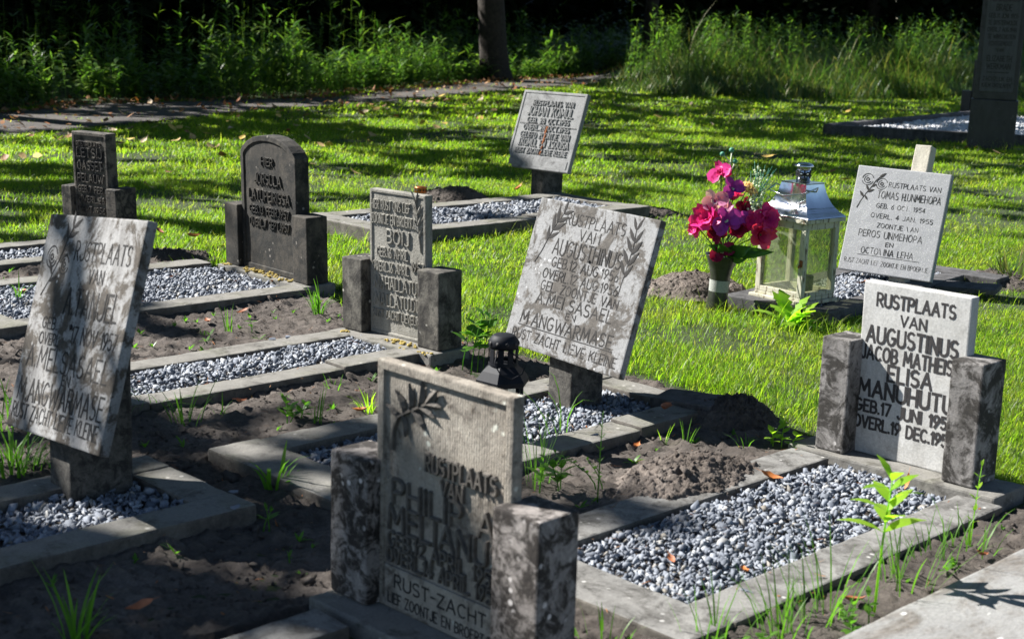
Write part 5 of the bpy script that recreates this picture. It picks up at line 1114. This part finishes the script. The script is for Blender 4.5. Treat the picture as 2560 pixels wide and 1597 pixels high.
n = 420; x = U(2.5, 16, n); dd = U(2.2, 8.5, n); y = np.interp(x, fx, fy) + dd; keep = x > np.interp(y, [27.8, 31.8, 35, 41, 50], [0, 2.2, 3.6, 6.8, 12.5]); x, y = x[keep], y[keep]; n = len(x)
V, F = join(plants(np.column_stack([x, y, ground_z(x, y)]), U(.8, 1.55, n), 16, .16, .034)); tag(mesh_np('undergrowth', V, F, MAT['under']), 'leafy undergrowth rising behind the long grass bank', 'undergrowth', kind='stuff')
BSP = [(2.9, 32.2, 1.55, 'tall willowy shrub at the left end of the long grass bank'), (4.3, 32.3, 1.5, 'lit willow-leaved shrub on the long grass bank'), (5.6, 33.5, 1.35, 'thin leafy shrub behind the middle of the long grass bank'), (10.2, 37, 1.6, 'sunlit leafy plant behind the long grass left of the monument')]
for cx, cy, hh, lb in BSP:
    n = 26; a = U(0, 6.28, n); rr = .7 * np.sqrt(rng.random(n)); P = np.column_stack([np.cos(a) * rr, np.sin(a) * rr, np.zeros(n)]); V, F = join(plants(P, hh * U(.6, 1.05, n), 20, .18, .034)); o = mesh_np('wild_plant', V, F, MAT['under']); o.location = (cx, cy, float(ground_z(cx, cy))); tag(o, lb, 'wild plant')
# dark thicket closing the view
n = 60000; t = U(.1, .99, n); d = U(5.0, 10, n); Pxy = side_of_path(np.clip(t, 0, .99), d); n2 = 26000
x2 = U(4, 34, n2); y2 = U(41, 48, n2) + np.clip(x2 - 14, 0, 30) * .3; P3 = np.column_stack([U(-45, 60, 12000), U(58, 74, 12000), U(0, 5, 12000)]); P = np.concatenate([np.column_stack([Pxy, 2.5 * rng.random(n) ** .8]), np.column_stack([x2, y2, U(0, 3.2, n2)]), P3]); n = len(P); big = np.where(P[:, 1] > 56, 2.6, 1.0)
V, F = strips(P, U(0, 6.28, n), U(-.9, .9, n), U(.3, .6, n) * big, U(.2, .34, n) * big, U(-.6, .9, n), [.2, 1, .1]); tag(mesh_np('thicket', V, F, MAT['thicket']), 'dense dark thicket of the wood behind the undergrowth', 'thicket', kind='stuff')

# ---------------------------------------------------------------- trees; crowns stand above the frame and shade the place
LIT = [(1.38,8.84,1.933,0.370,0.513,3.552),(-0.79,9.37,1.101,0.262,-0.188,2.141),(1.24,4.53,0.662,0.074,0.297,1.220),(-0.14,3.42,0.433,0.040,-0.031,0.580),(-0.96,6.09,0.717,0.115,-0.197,1.242),(-2.57,9.86,0.796,0.216,-0.340,1.316),(-4.65,13.75,0.420,0.169,-0.316,0.945),(-3.32,14.38,0.723,0.293,-0.165,0.716),(-1.38,12.72,0.783,0.268,-0.055,0.501),(-0.27,12.62,1.017,0.335,-0.014,0.555),(-1.28,15.99,0.759,0.325,-0.032,0.393),(-1.24,18.67,0.781,0.388,-0.023,0.333),(-2.24,13.44,0.661,0.244,-0.058,0.349),(-5.58,16.52,0.614,0.305,-0.105,0.314),(-3.28,21.44,1.244,0.749,-0.054,0.350),(0.58,30.36,1.943,1.489,0.012,0.695),(-4.69,17.88,0.499,0.261,-0.064,0.244),(-6.07,21.29,0.569,0.368,-0.147,0.517),(-2.42,25.39,1.776,1.231,-0.118,1.217),(0.93,33.90,1.289,1.092,0.027,1.080),(3.37,30.47,1.514,1.087,0.132,1.224),(6.81,35.76,2.399,1.871,0.225,1.201),(10.04,40.62,1.744,1.442,0.377,1.545),(1.79,12.37,0.638,0.196,0.065,0.475),(3.56,14.39,0.499,0.171,0.076,0.320),(3.24,10.81,0.734,0.188,0.449,1.568),(0.96,14.83,1.142,0.428,0.023,0.381),(1.41,17.99,1.074,0.482,0.023,0.310),(2.89,17.49,0.974,0.410,0.046,0.293),(-1.28,3.69,0.132,0.014,-0.022,0.065),(-0.89,4.07,0.085,0.010,-0.015,0.071),(-6.85,23.10,0.548,0.394,-0.149,0.506),(-4.00,23.54,0.728,0.490,-0.143,0.840),(-0.82,4.66,0.207,0.027,-0.040,0.228),(-2.31,7.35,0.408,0.084,-0.134,0.433),(4.21,13.12,0.673,0.207,0.144,0.466),
       (.55,3.2,.9,0,0,.8),(1.6,6.5,2.2,0,0,2.6),(.6,5.6,1.0,0,0,1.2),(3.4,9.3,1.2,0,0,1.6),(.9,10.9,.9,0,0,1.0),(-.2,6.9,.9,0,0,1.0),(1.25,3.45,.95,0,0,.9),(2.0,4.2,.8,0,0,.8),(-.22,3.72,.36,0,0,.34),(-.62,4.0,.12,0,0,.12),(-1.9,8.3,.5,0,0,.5),(-.7,7.55,.5,0,0,.5)]
for t0, r0 in ((.268, .45), (.285, .45), (.40, .7), (.43, .8), (.46, 1.1), (.50, 1.2), (.56, .9), (.61, .7)):
    c = side_of_path(np.array([t0]), np.array([.5]))[0]; LIT.append((c[0] + .6, c[1] - .24, r0 * 1.2, 0, 0, r0))
for cx, cy, r0 in ((3.6, 31.9, 1.3), (5.1, 31.9, 1.3), (11.2, 36.5, 1.5), (6.9, 30.2, 1.0), (2.6, 29.2, .8), (8.6, 32, .8)): LIT.append((cx, cy, r0 * 1.2, 0, 0, r0))
def litness(x, y):
    out = np.zeros(len(x))
    for cx, cy, ax, ay, bx, by in LIT:
        det = ax * by - ay * bx; dx, dy = x - cx, y - cy; a = (dx * by - dy * bx) / det; b = (ax * dy - ay * dx) / det; out = np.maximum(out, 1.35 - np.hypot(a, b))
    return out
HALF = [(-.72,3.95,.62,.5), (-1.9,8.4,.7,.7), (-.7,7.5,.6,.6), (-1.7,4.6,.6,.6)]
HX, HY = TOSUN.x / TOSUN.z, TOSUN.y / TOSUN.z
n = 210000; gx_ = U(-12, 15, n); gy_ = U(.5, 47, n); Z = U(4.6, 9.5, n) + fbm(gx_ * .5, gy_ * .5, 91, 2) * 1.0
l = litness(gx_, gy_) + (fbm(gx_ * 1.6, gy_ * 1.6, 93, 4) - .5) * .9
wood = (gx_ < np.interp(gy_, [8, 18, 23, 27, 31, 35, 41, 51], [-12, -6.3, -3.3, -2.0, -.5, 1.8, 4.6, 10])) | (gy_ > 34)
gap = fbm(gx_ * 1.3, gy_ * 2.6, 95, 4)
keep = (l < .38) & ((gap < np.where(gy_ < 16, .45, .52)) | wood | (gy_ < 5)) & (wood | (rng.random(n) < .6))
for hx, hy, hr, hs in HALF: keep &= ~((((gx_ - hx) / hr) ** 2 + ((gy_ - hy) / hs) ** 2 < 1) & ((fbm(gx_ * 4, gy_ * 4, 97, 3) > .44) | (rng.random(n) < .35))) 
gx_, gy_, Z = gx_[keep], gy_[keep], Z[keep]; n = len(gx_)
CP = np.column_stack([gx_ + HX * Z, gy_ + HY * Z, Z])
TREES = [(-.57, 31.95, .31, 'thick dark tree trunk standing at the far edge of the path', True), (9.7, 42, .22, 'dim tree trunk deep in the wood above the long grass', False), (13.4, 45, .22, 'dim tree trunk in the wood left of the tall monument', False), (-10.5, 37, .2, 'dark trunk in the wood at the upper left', False), (-6, 44, .2, 'dark trunk in the wood left of the big path-side tree', False), (3.4, 40.5, .2, 'dark trunk in the wood right of the big path-side tree', False),
         (-9.6, 7.0, .3, 'leafy tree left of the graves whose crown shades the large left plate', False), (-11.5, 13.5, .3, 'leafy tree beside the path left of the lawn', False), (-11, 19.5, .3, 'leafy tree beyond the path at the far left', False)]
def trunk(x, y, r, big, seed):
    M = MB(); rr = random.Random(seed); nr = 28 if big else 14; H = 9.0; ks = [0, .12, .3, .6, 1, 1.6, 2.4, 3.4, 4.6, 6, 7.5, 9]
    lean = (-.10 if big else rr.uniform(-.05, .05)); ring = []
    for z in ks:
        rad = r * (1 - .055 * z) * (1 + .42 * math.exp(-z * 4.5)); 
        for k in range(nr):
            a = 2 * math.pi * k / nr; q = rad * (1 + .05 * math.sin(a * 5 + seed) * math.exp(-z) + .05 * mnoise.noise(Vector((math.cos(a) * 3, math.sin(a) * 3, z * 1.2 + seed))) + .035 * mnoise.noise(Vector((math.cos(a) * 9, math.sin(a) * 9, z * 1.0 + seed))))
            ring.append((math.cos(a) * q + lean * z + .015 * z * math.sin(z), math.sin(a) * q, z - .05))
    fs = [(i * nr + k, i * nr + (k + 1) % nr, (i + 1) * nr + (k + 1) % nr, (i + 1) * nr + k) for i in range(len(ks) - 1) for k in range(nr)]
    M.add(ring, fs, 0, None, True)
    for i in range(7):
        a = rr.uniform(0, 6.28); z0 = rr.uniform(3.6, 7.5); L = rr.uniform(2, 4.2); M.tube([(lean * z0, 0, z0), (lean * z0 + math.cos(a) * L * .5, math.sin(a) * L * .5, z0 + .8), (lean * z0 + math.cos(a) * L, math.sin(a) * L, z0 + 1.1)], [r * .35, r * .22, r * .06], 8)
    return M
td = np.stack([np.hypot(CP[:, 0] - t_[0], CP[:, 1] - t_[1]) for t_ in TREES]); near = td.argmin(0)
for i, (x, y, r, lb, big) in enumerate(TREES):
    root = thing('tree', lb, 'tree', (x, y, 0)); trunk(x, y, r, big, i + 1).build('trunk', MAT['wood_dark'], root)
    P = CP[near == i] - np.array([x, y, 0]); k = len(P)
    if k: V, F = strips(P, U(0, 6.28, k), U(-.6, .5, k), U(.24, .4, k), U(.16, .26, k), U(-.4, .8, k), [.15, 1, .1]); mesh_np('crown', V, F, MAT['crown'], root)
print('objects', len(bpy.data.objects))
